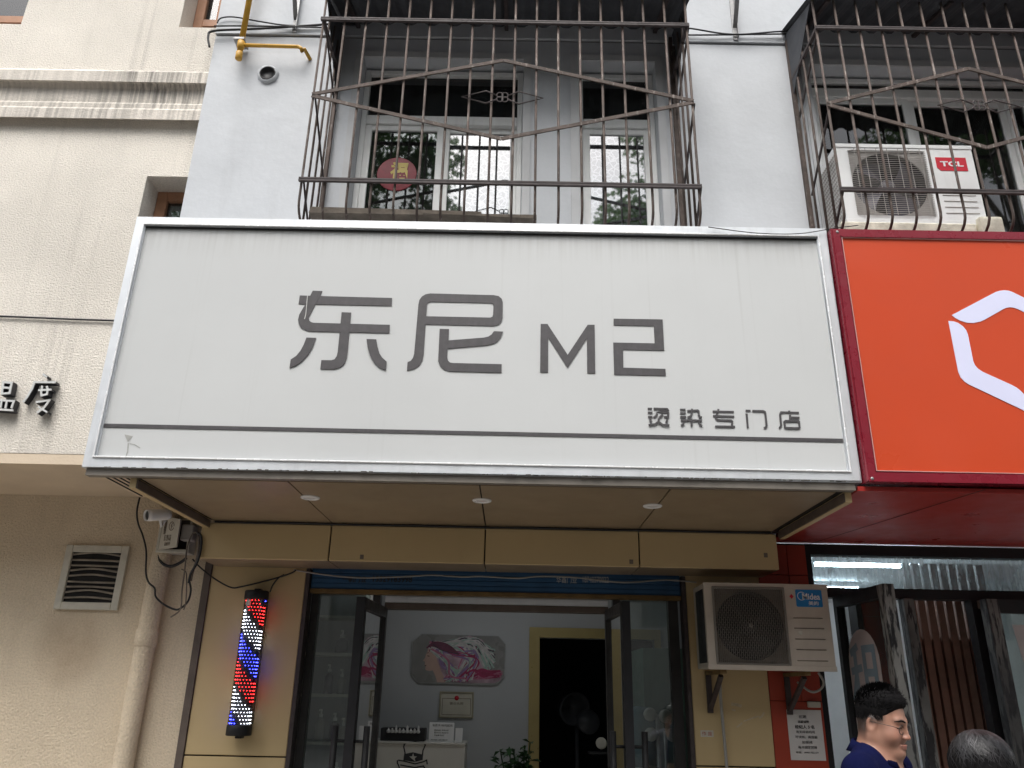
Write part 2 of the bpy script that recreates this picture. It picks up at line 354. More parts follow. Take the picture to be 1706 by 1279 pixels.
for a_, b_ in ((xl, xr), (x2, x3), (1.9, 3.42)):
    mb = MB(); mb.box((a_-.055, GY-.012, 3.9), (a_-.001, GY-.0005, ztop+.05)); mb.box((b_+.001, GY-.012, 3.9), (b_+.05, GY-.0005, ztop+.05)); mb.box((a_, GY-.012, ztop+.001), (b_, GY-.0005, ztop+.05)); mb.build('window_surround', mat('surround_grey', (.52, .53, .54), .8, .1, 4), GB)
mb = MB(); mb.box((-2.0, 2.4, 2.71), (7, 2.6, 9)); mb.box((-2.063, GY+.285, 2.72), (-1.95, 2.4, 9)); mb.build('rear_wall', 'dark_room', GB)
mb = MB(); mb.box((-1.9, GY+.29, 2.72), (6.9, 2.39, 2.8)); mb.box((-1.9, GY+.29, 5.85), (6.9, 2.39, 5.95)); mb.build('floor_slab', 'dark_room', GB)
def window(x0, x1, z0, z1, zt, muls, panes, fy=WF):
    wf = MB(); frame(wf, x0, x1, z0, z1, fy, fy+.07, .035, .004)
    wf.box((x0+.035, fy-.002, zt-.035), (x1-.035, fy+.068, zt+.035), .004)
    w = wf.build('window', 'white_frame', GB)
    xs = [x0+.035]+muls+[x1-.035]
    for i in range(len(xs)-1):
        s = MB(); frame(s, xs[i], xs[i+1], z0+.036, zt-.036, fy+.012+.018*(i % 2), fy+.04+.018*(i % 2), .042, .003); s.build('sash', 'white_frame', w)
        MB().box((xs[i]+.041, fy+.024+.018*(i % 2), z0+.077), (xs[i+1]-.041, fy+.028+.018*(i % 2), zt-.077)).build('pane', panes[i], w)
    MB().box((x0+.036, fy+.03, zt+.036), (x1-.036, fy+.034, z1-.036)).build('transom_pane', 'glass_dark', w)
    return w
zt = at(660, 199, WF).z
window(xl+.001, xr-.001, 3.92, ztop-.02, zt, [at(735, 280, WF).x], ['glass_dark', 'glass_film'])
window(x2+.001, x3-.001, 3.92, ztop-.02, zt, [], ['glass_film'])
window(1.901, 3.419, 3.92, ztop-.02, ztop-.14, [at(1525, 220, WF).x, at(1690, 220, WF).x], ['glass_dark']*3)
mb = MB()
for x0, x1 in ((.40, .95),):
    for i in range(18): x = x0+(x1-x0)*i/18; mb.box((x, -.25+.02*(i % 2), 3.9), (x+(x1-x0)/18+.002, -.235+.02*(i % 2), zt-.02))
mb.build('curtain', 'curtain', GB)
# round good-luck sticker on the dark pane
c = at(661, 290, WF+.022); r = at(694, 290, WF+.022).x-c.x
st = thing('window_sticker', 'round dark red good luck sticker with a yellow character on the left window pane', 'sticker', (c.x, WF, c.z))
M['sticker_red'] = mat('sticker_red', (.20, .010, .022), .5, .15, 40); M['sticker_yellow'] = mat('sticker_yellow', (.55, .42, .10), .5)
MB().lathe((c.x, WF+.0225, c.z), (0, -1, 0), [(0, .003), (r*.97, .003), (r, .002), (r, 0), (0, 0)], 40).build('disc', 'sticker_red', st)
text('福', c.x-r*.34, c.x+r*.55, c.z-r*.28, c.z+r*.72, WF+.0190, 'sticker_yellow', st, 'character', bold=.035)

WY = .2                                # plane of the yellow and red shop walls, set back under the signs
# ---------------------------------------------------------------- beige building on the left
BU, BL = -.6, .2; XP0 = at(329, 1112, WY).x
BB = thing('neighbour_building', 'beige stucco building on the left with a moulded ledge and wooden windows', 'building', (-4, 0, 2.8))
zb = at(60, 755, BU).z
a = at(245, 293, BU); b = at(298, 45, BU); e = at(35, 40, BU)
hb = [(a.x, -1.9, 3.55, a.z), (b.x, -1.4, b.z, b.z+1.3), (e.x-1.2, e.x, e.z, e.z+1.3)]
mb = MB(); wall(mb, -9, -1.6, zb, 9, BU, .35, hb); mb.build('wall', 'beige_stucco', BB)
mb = MB(); mb.box((-9, BU+.002, zb-.06), (-1.83, BL+.3, zb-.002)); mb.build('soffit', 'beige_smooth', BB)
mb = MB(); mb.box((-9, BL, 0), (XP0-.02, BL+.3, zb-.061)); mb.build('lower_wall', 'beige_low', BB)
mb = MB(); mb.box((-9, 2.4, zb), (-1.95, 2.5, 9)); mb.build('rear_wall', 'dark_room', BB)
# moulded ledge: profile in y (out) and z
prof = [(0, 116), (.085, 118), (.085, 135), (.055, 138), (.035, 148), (.03, 170), (.045, 172), (.045, 179), (.06, 181), (.06, 197), (0, 199)]
pz = [(d, at(170, y, BU-d).z) for d, y in prof]
mb = MB(); n = 1
A = [mb.bm.verts.new((-9, BU-d+.0, z)) for d, z in pz]; B = [mb.bm.verts.new((-1.95, BU-d, z)) for d, z in pz]
for i in range(len(A)-1): mb.bm.faces.new((A[i], B[i], B[i+1], A[i+1]))
mb.bm.faces.new(B); mb.bm.faces.new(A[::-1]); mb.build('ledge', 'beige_cornice', BB)
for (h, zz) in ((hb[0], a.z), (hb[1], hb[1][3]), (hb[2], hb[2][3])):
    fy = BU+.17; mb = MB(); frame(mb, h[0]+.001, h[1], h[2], h[3]-.001, fy, fy+.07, .07, .004)
    if h is not hb[0]: mb.box((h[0]+.07, fy+.004, h[2]+.19), (h[1]-.07, fy+.066, h[2]+.25))
    if h is hb[1]: mb.box((h[0]+.16, fy+.006, h[2]+.25), (h[0]+.2, fy+.062, h[3]-.07))
    w = mb.build('window', 'wood_frame', BB)
    MB().box((h[0]+.07, fy+.03, h[2]+.07), (h[1]-.07, fy+.034, h[3]-.07)).build('pane', 'glass_dark', w)
# raised characters on the beige wall
M['char_white'] = mat('char_white', (.60, .61, .60), .4, .04); M['char_side'] = mat('char_side', (.02, .02, .026), .5)
ws = thing('wall_lettering', 'pair of raised white characters with black sides on the beige wall', 'lettering', (at(50, 660, BU).x, BU, at(50, 690, BU).z))
k = 130/1663; fW = pix(BU-.045, k, k, 0, 610)
def letter3d(name, strokes, w):
    mb, m2 = MB(), MB()
    for i, s in enumerate(strokes):
        cl = s[0] == s[-1]; pts = s[:-1] if cl else s
        mb.stroke(pts, w, fW, .006, cl, .0006*i+.001); m2.stroke(pts, w+9, fW, -.04+.0004*i, cl, .0003*i)
    o = mb.build(name, 'char_white', ws); m2.build('black_side', 'char_side', o)
du = [[(925, 170), (1010, 235)], [(505, 775), (600, 650), (700, 480), (745, 345), (1195, 350)], [(915, 425), (890, 560), (895, 630), (1010, 605), (1030, 510), (1010, 430)], [(830, 520), (1110, 505)], [(900, 600), (900, 600.1)],
      [(780, 775), (1065, 735), (960, 880), (800, 1005)], [(830, 870), (1020, 990)]]
du = [s for s in du if len(s) > 2 or abs(s[0][0]-s[1][0])+abs(s[0][1]-s[1][1]) > 5]
letter3d('character', du, 40)
wen = [[(85, 345), (260, 360), (215, 580), (50, 590), (85, 345)], [(85, 460), (235, 470)], [(-190, 720), (310, 750), (255, 900)], [(55, 730), (25, 900)], [(165, 745), (130, 905)], [(-60, 725), (-90, 900)], [(-210, 915), (300, 950)], [(-300, 380), (-240, 450)], [(-340, 560), (-270, 620)], [(-350, 900), (-260, 730)]]
letter3d('character', wen, 40)
# grille, pipe
p0 = at(116, 908, BL); p1 = at(205, 1018, BL); vx0, vx1, vz0, vz1 = p0.x, at(217, 910, BL).x, at(90, 1015, BL).z, p0.z
vx0 = at(102, 965, BL).x; vx1 = at(208, 965, BL).x
vg = thing('vent_grille', 'cream metal vent grille with bent dark slats in the lower beige wall', 'vent', ((vx0+vx1)/2, BL, vz0))
mb = MB(); frame(mb, vx0, vx1, vz0, vz1, BL-.025, BL-.003, .045, .004); fr = mb.build('frame', 'vent_frame', vg)
MB().box((vx0+.04, BL-.004, vz0+.04), (vx1-.04, BL-.002, vz1-.04)).build('opening', 'seam', vg)
for i in range(9):
    z = vz0+.07+(vz1-vz0-.13)*i/8; mb = MB(); bow = .010*math.sin(i*1.7)+.006
    P = smooth_pts([(vx0+.046, BL-.012, z), ((vx0+vx1)/2, BL-.014, z+bow), (vx1-.046, BL-.012, z-.004)], 6)
    mb.tube(P, .0065, 6); mb.build('slat', 'vent_slat', vg)
px_ = at(255, 1000, BL-.06).x
mb = MB(); mb.tube([(px_, BL-.05, .0), (px_-.01, BL-.05, 1.2), (px_, BL-.05, 2.35), (px_+.01, BL-.05, zb-.07)], .058, 16)
for z in (1.9, .8): mb.lathe((px_-.004, BL-.05, z), (0, 0, 1), [(.06, -.05), (.065, -.045), (.065, .045), (.06, .05)], 16)
mb.build('drainpipe', 'beige_low', None, tagd=('beige painted round pipe running down the lower beige wall', 'pipe'))

# ---------------------------------------------------------------- yellow shopfront under the white sign
ZS = 2.565; BY = -.15; ZBM = 2.34; XL, XR = -1.825, 1.60
SF = thing('shopfront', 'yellow panelled shopfront and soffit around the open glass doors', 'shopfront', (-.1, 0, 0))
DX0, DX1 = at(493, 1108, WY).x, at(1148, 1068, WY).x; XP = at(329, 1112, WY).x; XQ = at(1281, 1150, WY).x; zj = at(740, 1267, WY).z
for x0, x1 in ((XP, DX0), (DX1, XQ)):
    for z0, z1 in ((.02, zj-.004), (zj+.004, ZBM+.05)):
        MB().box((x0, WY, z0), (x1, WY+.03, z1), .003).build('cladding_panel', 'yellow_panel', SF)
MB().box((XP+.005, WY+.012, zj-.0035), (DX0-.003, WY+.02, zj+.0035)).box((DX1+.003, WY+.012, zj-.0035), (XQ-.005, WY+.02, zj+.0035)).build('panel_joint', 'seam', SF)
mb = MB(); mb.box((XP-.045, WY-.012, 0), (XP-.003, WY+.05, ZBM+.1)); mb.build('edge_strip', 'dark_trim', SF)
js = [XL-.04, at(550, 900, BY).x, at(808, 905, BY).x, at(1065, 912, BY).x, XR-.02]
for i in range(4):
    mb = MB(); x0, x1 = js[i]+.004, js[i+1]-.004
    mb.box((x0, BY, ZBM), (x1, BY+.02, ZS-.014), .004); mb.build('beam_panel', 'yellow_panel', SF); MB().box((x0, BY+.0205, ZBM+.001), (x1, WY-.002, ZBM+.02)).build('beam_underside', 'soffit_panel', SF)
MB().box((XL-.03, BY+.021, ZBM+.0205), (XR-.03, WY-.003, ZS-.02)).build('beam_core', 'seam', SF)
for i in range(4):
    x0 = (XL+.03 if i == 0 else js[i]+.004); x1 = (XR-.05 if i == 3 else js[i+1]-.004)
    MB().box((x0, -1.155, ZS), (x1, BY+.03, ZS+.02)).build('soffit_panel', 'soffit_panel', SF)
MB().box((XL, -1.15, ZS+.008), (XR, BY+.02, ZS+.03)).build('soffit_backing', 'seam', SF)
# side lips of the soffit
for s, x in ((-1, XL), (1, XR)):
    MB().box((x-.028 if s < 0 else x-.004, -1.149, ZS-.045), (x+.004 if s < 0 else x+.028, BY-.004, ZS+.02), .002).build('end_trim', 'yellow_panel', SF); MB().box((x+.005 if s < 0 else x-.012, -1.148, ZS-.043), (x+.012 if s < 0 else x-.005, BY-.004, ZS-.001)).build('inner_trim', 'dark_trim', SF)
mb = MB(); mb.box((-2.055, -1.15, ZS+.035), (XL-.037, BU-.01, ZS+.05)); mb.box((-2.05, -1.165, ZS+.03), (XL-.04, -1.15, ZS+.06)); mb.build('end_soffit', 'beige_smooth', SF)
mb = MB()
for i in range(6): x = -2.03+i*.033; mb.box((x, -1.14, ZS+.030), (x+.007, BU-.03, ZS+.034))
mb.build('end_slots', 'seam', SF)
# cable along the soffit edge
mb = MB(); P = [(XL+.04+(XR-XL-.1)*i/14, BY-.012, ZS-.010-.003*math.sin(i*2.1)) for i in range(15)]; mb.tube(P, .006, 6)
mb.build('soffit_cable', 'cable_black', None, tagd=('thin black cable along the corner of soffit and yellow beam', 'cable'))
for n_, (x, y) in enumerate(((517, 828), (803, 833), (1087, 842))):
    p = atz(x, y, ZS); d = thing('downlight', ['white recessed downlight nearest the red and blue barber pole', 'white recessed downlight in the middle of the soffit', 'white recessed downlight nearest the orange sign'][n_], 'downlight', (p.x, p.y, ZS), 'downlights in the soffit')
    MB().lathe((p.x, p.y, ZS-.001), (0, 0, -1), [(.050, 0), (.050, .003), (.046, .007), (.034, .008), (.032, 0)], 28).build('ring', 'print_white', d)
    MB().lathe((p.x, p.y, ZS-.001), (0, 0, -1), [(.0318, .002), (0, .002)], 24).build('lens', 'paper', d)

# ---------------------------------------------------------------- white sign
SY = -1.2; sx0, sx1, sz0, sz1 = -2.07, 1.662, 2.605, 4.005
SG = thing('shop_sign', 'long white fascia sign in a silver frame with grey lettering', 'sign', (-.2, SY, sz0))
fwid = .058
M['sign_panel2'] = M['sign_panel']
def sign_frame(mname, x0, x1, z0, z1, y, w, par, name):
    for i in range(4):
        mb = MB()
        if i == 0: P = [(x0, z1), (x1, z1), (x1-w, z1-w), (x0+w, z1-w)]
        if i == 1: P = [(x0, z0), (x0+w, z0+w), (x1-w, z0+w), (x1, z0)]
        if i == 2: P = [(x0, z0), (x0, z1), (x0+w, z1-w), (x0+w, z0+w)]
        if i == 3: P = [(x1, z0), (x1-w, z0+w), (x1-w, z1-w), (x1, z1)]
        cx = sum(p[0] for p in P)/4; cz = sum(p[1] for p in P)/4
        mb.prism([P], onY(y+.09), .09)
        bmesh.ops.bevel(mb.bm, geom=[e for e in mb.bm.edges if all(abs(v.co.y-y) < 1e-4 for v in e.verts) and not any((abs(v.co.x-x0) < 1e-4 or abs(v.co.x-x1) < 1e-4) and (abs(v.co.z-z0) < 1e-4 or abs(v.co.z-z1) < 1e-4) and abs(e.verts[0].co.x-e.verts[1].co.x) > .01 and abs(e.verts[0].co.z-e.verts[1].co.z) > .01 for v in e.verts)], offset=.008, segments=2, affect='EDGES')
        mb.build(name, mname, par)
sign_frame('alu_white', sx0, sx1, sz0, sz1, SY-.012, fwid, SG, 'frame_bar')
MB().box((sx0+.03, SY+.006, sz0+.03), (sx1-.03, SY+.06, sz1-.03)).build('panel', 'sign_panel', SG)
mb = MB(); frame(mb, sx0+fwid-.012, sx1-fwid+.012, sz0+fwid-.012, sz1-fwid+.012, SY-.019, SY-.0125, .009, .002); mb.build('inner_bead', 'alu_bright', SG)
MB().box((sx0+fwid, SY-.004, sz1-fwid-.008), (sx1-fwid, SY+.005, sz1-fwid-.001)).build('gasket', 'black_rubber', SG)
mb = MB(); mb.box((sx0+.01, SY+.08, sz0+.01), (sx1-.01, GY+.0, sz1-.012)); mb.build('box_body', 'alu_white', SG)
mb = MB(); mb.box((sx0+.02, SY+.005, ZS+.004), (sx1-.03, SY+.048, sz0-.001)); mb.build('bottom_lip', 'lip_board', SG)
mb = MB()
for i in range(90):
    x = random.uniform(sx0+.03, sx1-.05); w = random.uniform(.004, .03); mb.box((x, SY-.0135, sz0+.001-.0006*(i % 5)), (x+w, SY-.0122-.0002*(i % 6), sz0+random.uniform(.002, .006)))
mb.build('grime_edge', 'grime', SG)
fS = pix(SY+.0055, 480/1706, 240/853, 420, 440)
def shapes(name, polys, f=fS, m='sign_ink', par=SG, depth=.003):
    mb = MB()
    for i, p in enumerate(polys): mb.prism(p, f, depth+.0007*i)
    return mb.build(name, m, par)
shapes('character', [
    [[(283, 186), (829, 201), (827, 248), (276, 236)]],
    [[(360, 158), (416, 160), (405, 188), (375, 240), (345, 298), (335, 318), (339, 334), (350, 344), (365, 348), (816, 360), (814, 409), (345, 398), (318, 392), (292, 378), (277, 355), (273, 330), (280, 300), (345, 188)]],
    [[(531, 286), (587, 288), (566, 520), (560, 560), (548, 590), (525, 611), (490, 622), (405, 621), (411, 569), (470, 570), (490, 564), (502, 545), (508, 520)]],
    [[(323, 436), (379, 438), (358, 495), (330, 540), (295, 578), (260, 602), (223, 615), (230, 566), (262, 545), (287, 515), (307, 478)]],
    [[(679, 445), (736, 447), (742, 485), (755, 530), (772, 556), (797, 578), (792, 629), (755, 614), (723, 584), (700, 545), (685, 495)]]])
shapes('character', [
    [[(917, 632), (921, 580), (940, 573), (953, 555), (960, 530), (985, 240), (991, 212), (1006, 192), (1028, 179), (1055, 174), (1430, 184), (1460, 190), (1478, 205), (1484, 225), (1483, 320), (1476, 343), (1458, 360), (1430, 367), (1028, 357), (1016, 535), (1008, 572), (990, 602), (960, 622)],
     [(1036, 243), (1042, 229), (1060, 223), (1413, 231), (1425, 236), (1429, 248), (1427, 298), (1423, 312), (1410, 317), (1031, 309)]],
    [[(1111, 384), (1166, 385), (1163, 452), (1370, 436), (1398, 430), (1418, 417), (1432, 398), (1485, 400), (1472, 436), (1450, 461), (1430, 472), (1390, 481), (1158, 501), (1156, 552), (1160, 572), (1172, 583), (1190, 586), (1478, 593), (1477, 643), (1170, 635), (1138, 626), (1115, 606), (1102, 575)]]])
f2 = pix(SY+.0055, .34, .34, 860, 500)
shapes('letter', [[[(120, 117), (153, 117), (252, 268), (350, 121), (384, 121), (387, 359), (348, 358), (346, 188), (252, 333), (157, 185), (156, 355), (117, 354)]]], f2)
shapes('numeral', [[[(477, 91), (717, 95), (725, 247), (523, 243), (525, 331), (731, 337), (733, 371), (480, 365), (475, 208), (678, 212), (674, 127), (477, 123)]]], f2)
k3 = 280/1706; f3 = pix(SY+.0055, k3, k3, 1070, 670)
def small(strokes, w=20):
    mb = MB()
    for i, s in enumerate(strokes):
        cl = s[0] == s[-1]; mb.stroke(s[:-1] if cl else s, w, f3, .003, cl, .0004*i)
    return mb.build('character', 'sign_ink', SG)
small([[(55, 66), (98, 67)], [(55, 106), (103, 107)], [(58, 149), (104, 150)], [(115, 66), (250, 70), (256, 78), (155, 100), (255, 104), (264, 112), (262, 150), (220, 152)], [(150, 118), (138, 140), (115, 157)], [(205, 120), (195, 140), (170, 157)], [(82, 168), (80, 188), (94, 205)], [(252, 170), (250, 195), (238, 210)], [(165, 165), (162, 200), (130, 225), (62, 234)], [(168, 205), (205, 232), (274, 238)]])
small([[(383, 76), (438, 77)], [(385, 112), (440, 113)], [(385, 150), (444, 151)], [(456, 90), (560, 84), (570, 92), (572, 130), (582, 152), (604, 155)], [(504, 68), (502, 115), (490, 145), (458, 156)], [(390, 184), (604, 188)], [(497, 166), (500, 248)], [(418, 200), (416, 225), (392, 240)], [(575, 203), (585, 230), (606, 243)]])
small([[(714, 94), (928, 99)], [(718, 140), (932, 146)], [(772, 70), (768, 100), (750, 135), (748, 165), (765, 182), (900, 186), (912, 196), (908, 240)], [(738, 246), (940, 250)]])
small([[(1048, 86), (1098, 88)], [(1058, 115), (1070, 262)], [(1116, 89), (1222, 91), (1242, 98), (1248, 115), (1260, 240), (1252, 258), (1232, 262)]])
small([[(1400, 103), (1588, 108)], [(1490, 86), (1492, 106)], [(1420, 106), (1402, 112), (1398, 130), (1408, 240), (1390, 264)], [(1498, 128), (1500, 190)], [(1500, 156), (1594, 158)], [(1440, 200), (1450, 192), (1580, 192), (1588, 200), (1594, 258), (1584, 265), (1456, 262), (1446, 254), (1440, 200)]])
q = [at(168, 705, SY), at(168, 711, SY), at(1406, 736.3, SY), at(1406, 730.4, SY)]
mb = MB(); mb.prism([[(max(sx0+fwid+.002, p.x) if i < 2 else min(sx1-fwid-.002, p.x), p.z) for i, p in enumerate(q)]], onY(SY+.0055), .003); mb.build('underline', 'sign_ink', SG)

M['scratch_pale'] = mat('scratch_pale', (.62, .62, .60), .6)
mb = MB(); mb.stroke([(330, 190), (326, 240), (320, 300), (313, 328)], 4, fS, .0005, lift=.0078); mb.build('scratch', 'scratch_pale', SG)
k5 = 420/1119; f5 = pix(SY+.0055, k5, k5, 0, 340); mb = MB()
mb.prism([[(553, 1022), (590, 1030), (568, 1055), (560, 1040)]], f5, .0008); mb.stroke([(570, 1060), (566, 1100), (560, 1118)], 5, f5, .0007); mb.stroke([(575, 1062), (600, 1068), (622, 1082)], 3, f5, .0006, lift=.0001); mb.build('scuff', mat('scuff_grey', (.36, .36, .34), .8, .2, 40), SG)
mb = MB()
for p in ((603, 928), (1052, 936), (1276, 925)): q = at(*p, BY); mb.box((q.x-.012, BY-.002, q.z-.012), (q.x+.010, BY-.0003, q.z+.014))
mb.build('old_tape', 'plank', SF)
M['peel_pale'] = mat('peel_pale', (.52, .44, .30), .8, .2, 40)
mb = MB(); kq = 606/1618; fq = pix(WY, kq, kq, 1100, 800)
for i, (p, w) in enumerate((([(315, 995), (340, 998), (362, 1005)], 14), ([(318, 1020), (335, 1024)], 9), ([(340, 1098), (352, 1090), (365, 1078)], 8), ([(370, 1072), (410, 1058), (440, 1048)], 6), ([(440, 1058), (452, 1050), (462, 1032)], 9))): mb.stroke(p, w, fq, .0006+.00005*i)
mb.build('peeled_spots', 'peel_pale', SF)
# ---------------------------------------------------------------- orange neighbour sign
OY = -1.25; ox0, oz0, oz1 = 1.668, 2.60, 3.985; ox1 = 4.6
OS = thing('shop_sign', 'orange fascia sign in a dark red frame with part of a pale hexagon logo', 'sign', (3, OY, oz0))
sign_frame('red_frame', ox0, ox1, oz0, oz1, OY, .052, OS, 'frame_bar')
MB().box((ox0+.03, OY+.012, oz0+.03), (ox1-.03, OY+.05, oz1-.03)).build('panel', 'orange_panel', OS)
MB().box((ox0+.004, OY+.09, oz0+.01), (ox1, GY, oz1-.01)).build('box_body', 'red_frame_dark', OS)
mb = MB(); frame(mb, ox0+.052, ox1-.052, oz0+.052, oz1-.052, OY+.004, OY+.0115, .004); mb.build('bead', mat('bead_pink', (.55, .30, .28), .4), OS)
k4 = 146/778; f4 = pix(OY+.0115, k4, k4, 1560, 460)
shapes('logo', [[[(135, 346), (520, 143), (560, 130), (600, 125), (640, 129), (680, 144), (860, 232), (1045, 335), (985, 375), (920, 390), (850, 355), (720, 292), (690, 281), (655, 276), (620, 281), (590, 294), (430, 385), (390, 403), (330, 415), (270, 413), (210, 395), (165, 370)]],
                [[(105, 398), (150, 402), (190, 415), (235, 447), (262, 480), (278, 520), (325, 755), (340, 790), (365, 820), (405, 848), (660, 963), (710, 990), (750, 1022), (790, 1065), (790, 1200), (290, 963), (250, 938), (215, 900), (193, 850)]],
                [[(1100, 398), (1075, 620), (1020, 860), (960, 960), (850, 1120), (815, 1060), (880, 950), (930, 850), (960, 700), (985, 480), (1030, 420)]]], f4, 'logo_white', OS, .002)
for p in ((1453, 797), (1395, 386)):
    q = at(*p, OY); mb = MB(); mb.lathe((q.x, OY, q.z), (0, -1, 0), [(.008, 0), (.007, .003), (0, .004)], 12); mb.build('screw', 'galv', OS)

# ---------------------------------------------------------------- red shopfront below the orange sign
RS = thing('shopfront', 'red panelled shopfront with dark soffit on the right', 'shopfront', (3, 0, 0))
RX0, RX1 = at(1350, 990, WY).x, 4.8; XQ2 = XQ+.003; XQm = XQ+.19
MB().box((XR+.04, -1.2, oz0-.035), (RX1, WY, oz0-.012)).build('soffit_panel', 'red_clad', RS)
mb = MB(); p = atz(1640, 815, oz0-.036); q = atz(1335, 910, oz0-.036)
mb.quad((p.x, p.y, oz0-.0365), (p.x+.008, p.y, oz0-.0365), (q.x+.008, q.y, oz0-.0365), (q.x, q.y, oz0-.0365)); mb.build('soffit_joint', 'seam', RS)
zz = [0, .9, 1.62, 2.12, 2.36, 2.55]
for i in range(5):
    for x0, x1 in ((XQ2, XQm), (XQm+.003, RX0-.002)):
        if i in (0, 1): 
            if x0 == XQ2: MB().box((XQ2, WY, zz[i]+.0015), (RX0-.002, WY+.05, zz[i+1]-.0015), .002).build('pillar_panel', 'red_wall', RS)
        else: MB().box((x0, WY, zz[i]+.0015), (x1, WY+.05, zz[i+1]-.0015), .002).build('pillar_panel', 'red_wall', RS)
MB().box((XQ2+.002, WY+.02, 0), (RX0-.004, WY+.12, 2.56)).build('pillar_core', 'seam', RS)
# black door frame with a transom light
DF = WY+.05; fz0, fz1 = at(1700, 998, DF).z, at(1353, 925, DF).z
mb = MB(); mb.box((RX0, DF-.04, 0), (RX0+.035, DF+.06, 2.56)); mb.box((RX0+.035, DF-.038, fz1), (RX1, DF+.058, 2.56)); mb.box((RX0+.035, DF-.038, fz0-.015), (RX1, DF+.058, fz0+.045))
mb.build('door_frame', 'door_black', RS)
MB().box((RX0+.035, DF, fz0+.045), (RX1, DF+.006, fz1)).build('transom_pane', 'glass_transom', RS)
x = at(1506, 1000, DF).x; mb = MB(); mb.box((x-.035, DF-.07, 0), (x+.03, DF+.01, fz0-.016), .004); mb.build('door_post', 'peeled', RS)
# interior of the right shop
RI = thing('shop_room', 'lit room behind the glass of the red shop', 'room', (3, 2, 0))
MB().box((1.75, .42, 2.66), (5.4, 4.5, 2.7)).build('ceiling', 'ceiling_white', RI)
MB().box((1.62, 4.5, 0), (5.4, 4.6, 2.75)).build('back_wall', 'ceiling_white', RI)
MB().box((1.68, .42, 0), (1.75, 4.5, 2.75)).box((5.4, .42, 0), (5.5, 4.6, 2.75)).build('side_wall', 'ceiling_white', RI)
MB().box((1.75, WY+.12, .001), (5.4, 4.5, .02)).build('floor', 'floor_tile', RI)
M['tube_light'] = emis('tube_light', (.82, .93, 1), 40)
for i_, (y, pa, pb) in enumerate(((940, 1356, 1550), (979, 1340, 1438))):
    a_ = atz(pa, y, 2.6); b_ = atz(pb, y, 2.6); t = thing('tube_light', ['lit white tube light nearest the top of the red shop transom', 'lit white tube light lower in the transom, partly behind the air conditioner'][i_], 'tube light', ((a_.x+b_.x)/2, a_.y, 2.6), 'tube lights in the red shop')
    MB().box((a_.x, a_.y-.02, 2.615), (b_.x, a_.y+.02, 2.655)).build('batten', 'print_white', t)
    MB().tube([(a_.x+.01, a_.y, 2.6), (b_.x-.01, a_.y, 2.6)], .014, 10).build('tube', 'tube_light', t)
sx_a, sx_b = at(1512, 1005, .55).x, at(1650, 1008, .55).x
SS = thing('slat_screen', 'brown wooden slat screen standing behind the red shop glass', 'screen', ((sx_a+sx_b)/2, .35, 0))
n = 9
for i in range(n):
    x = sx_a+(sx_b-sx_a)*i/n; MB().box((x, .53, .03), (x+(sx_b-sx_a)/n*.74, .57, 2.5), .003).build('slat', 'slat_brown', SS)
MB().box((sx_a-.02, .58, .03), (sx_b+.02, .60, 2.04)).build('backing', mat('screen_back', (.13, .055, .042), .6), SS)
# glass door leaves
def leaf(name, label, hinge, free, z1, z0=.03, m='door_black', th=.045, st=.06, handles=True, group=None, glassm='glass_door', edge=None):
    h = Vector((*hinge, 0)); f = Vector((*free, 0)); d = f-h; wd = d.length; d.normalize(); nrm = Vector((-d.y, d.x, 0))
    t = thing(name, label, 'door', (h.x, h.y, z0), group)
    def F(u, v, w): return h+d*u+nrm*w+Vector((0, 0, v))
    def bx(mb, u0, u1, v0, v1, w0, w1): return mb.hexa([F(u0, v0, w0), F(u1, v0, w0), F(u1, v0, w1), F(u0, v0, w1), F(u0, v1, w0), F(u1, v1, w0), F(u1, v1, w1), F(u0, v1, w1)])
    mb = MB(); bx(mb, 0, st*.6, z0, z1, -th/2, th/2); bx(mb, st*.6, wd-st, z1-st, z1, -th/2, th/2); bx(mb, st*.6, wd-st, z0, z0+st*1.6, -th/2, th/2); mb.build('frame', m, t)
    mb = MB(); bx(mb, wd-st, wd, z0, z1, -th/2-.001, th/2+.001); mb.build('stile', edge or m, t)
    mb = MB(); bx(mb, st*.6, wd-st, z0+st*1.6, z1-st, -.004, .004); mb.build('pane', glassm, t)
    if handles:
        for s in (-1, 1):
            mb = MB(); o = s*.085; u = wd-st/2
            mb.tube([F(u, .75, o), F(u, 1.455, o)], .017, 12); mb.tube([F(u, 1.38, s*th/2), F(u, 1.38, o)], .008, 8); mb.tube([F(u, .83, s*th/2), F(u, .83, o)], .008, 8)
            mb.build('handle', 'handle_black', t)
    return t, F
leaf('glass_door', 'glass door leaf swung outward on the shelf side of the barber entrance', (-.804, .31), (-.838, -.34), 2.118, m='door_steel', edge='door_black', group='open glass doors of the barber shop')
leaf('glass_door', 'glass door leaf swung outward on the side of the wall air conditioner', (.614, .31), (.642, -.31), 2.128, m='door_steel', edge='door_black', group='open glass doors of the barber shop')
T1, F1 = leaf('glass_door', 'black framed glass door standing open with a pale pill shaped sticker', (at(1390, 1003, DF).x, WY), (at(1479, 971, -.45).x, -.45), at(1478, 972, -.45).z, edge='peeled', handles=False, th=.06, st=.07)
T2, F2 = leaf('glass_door', 'black framed glass door with peeling edge right of the slat screen', (3.75, .20), (at(1640, 1018, .12).x, .12), fz0-.02, edge='peeled', handles=False, th=.06, st=.08)
mb = MB(); x = at(1618, 1012, DF).x; mb.box((x-.02, DF-.05, 0), (x+.06, DF+.03, fz0-.016)); mb.build('door_post', 'door_black', RS)
mb = MB(); mb.box((x+.01, DF-.07, fz0-.07), (x+.9, DF-.051, fz0-.02), .004); mb.build('door_lintel', 'plank', RS)
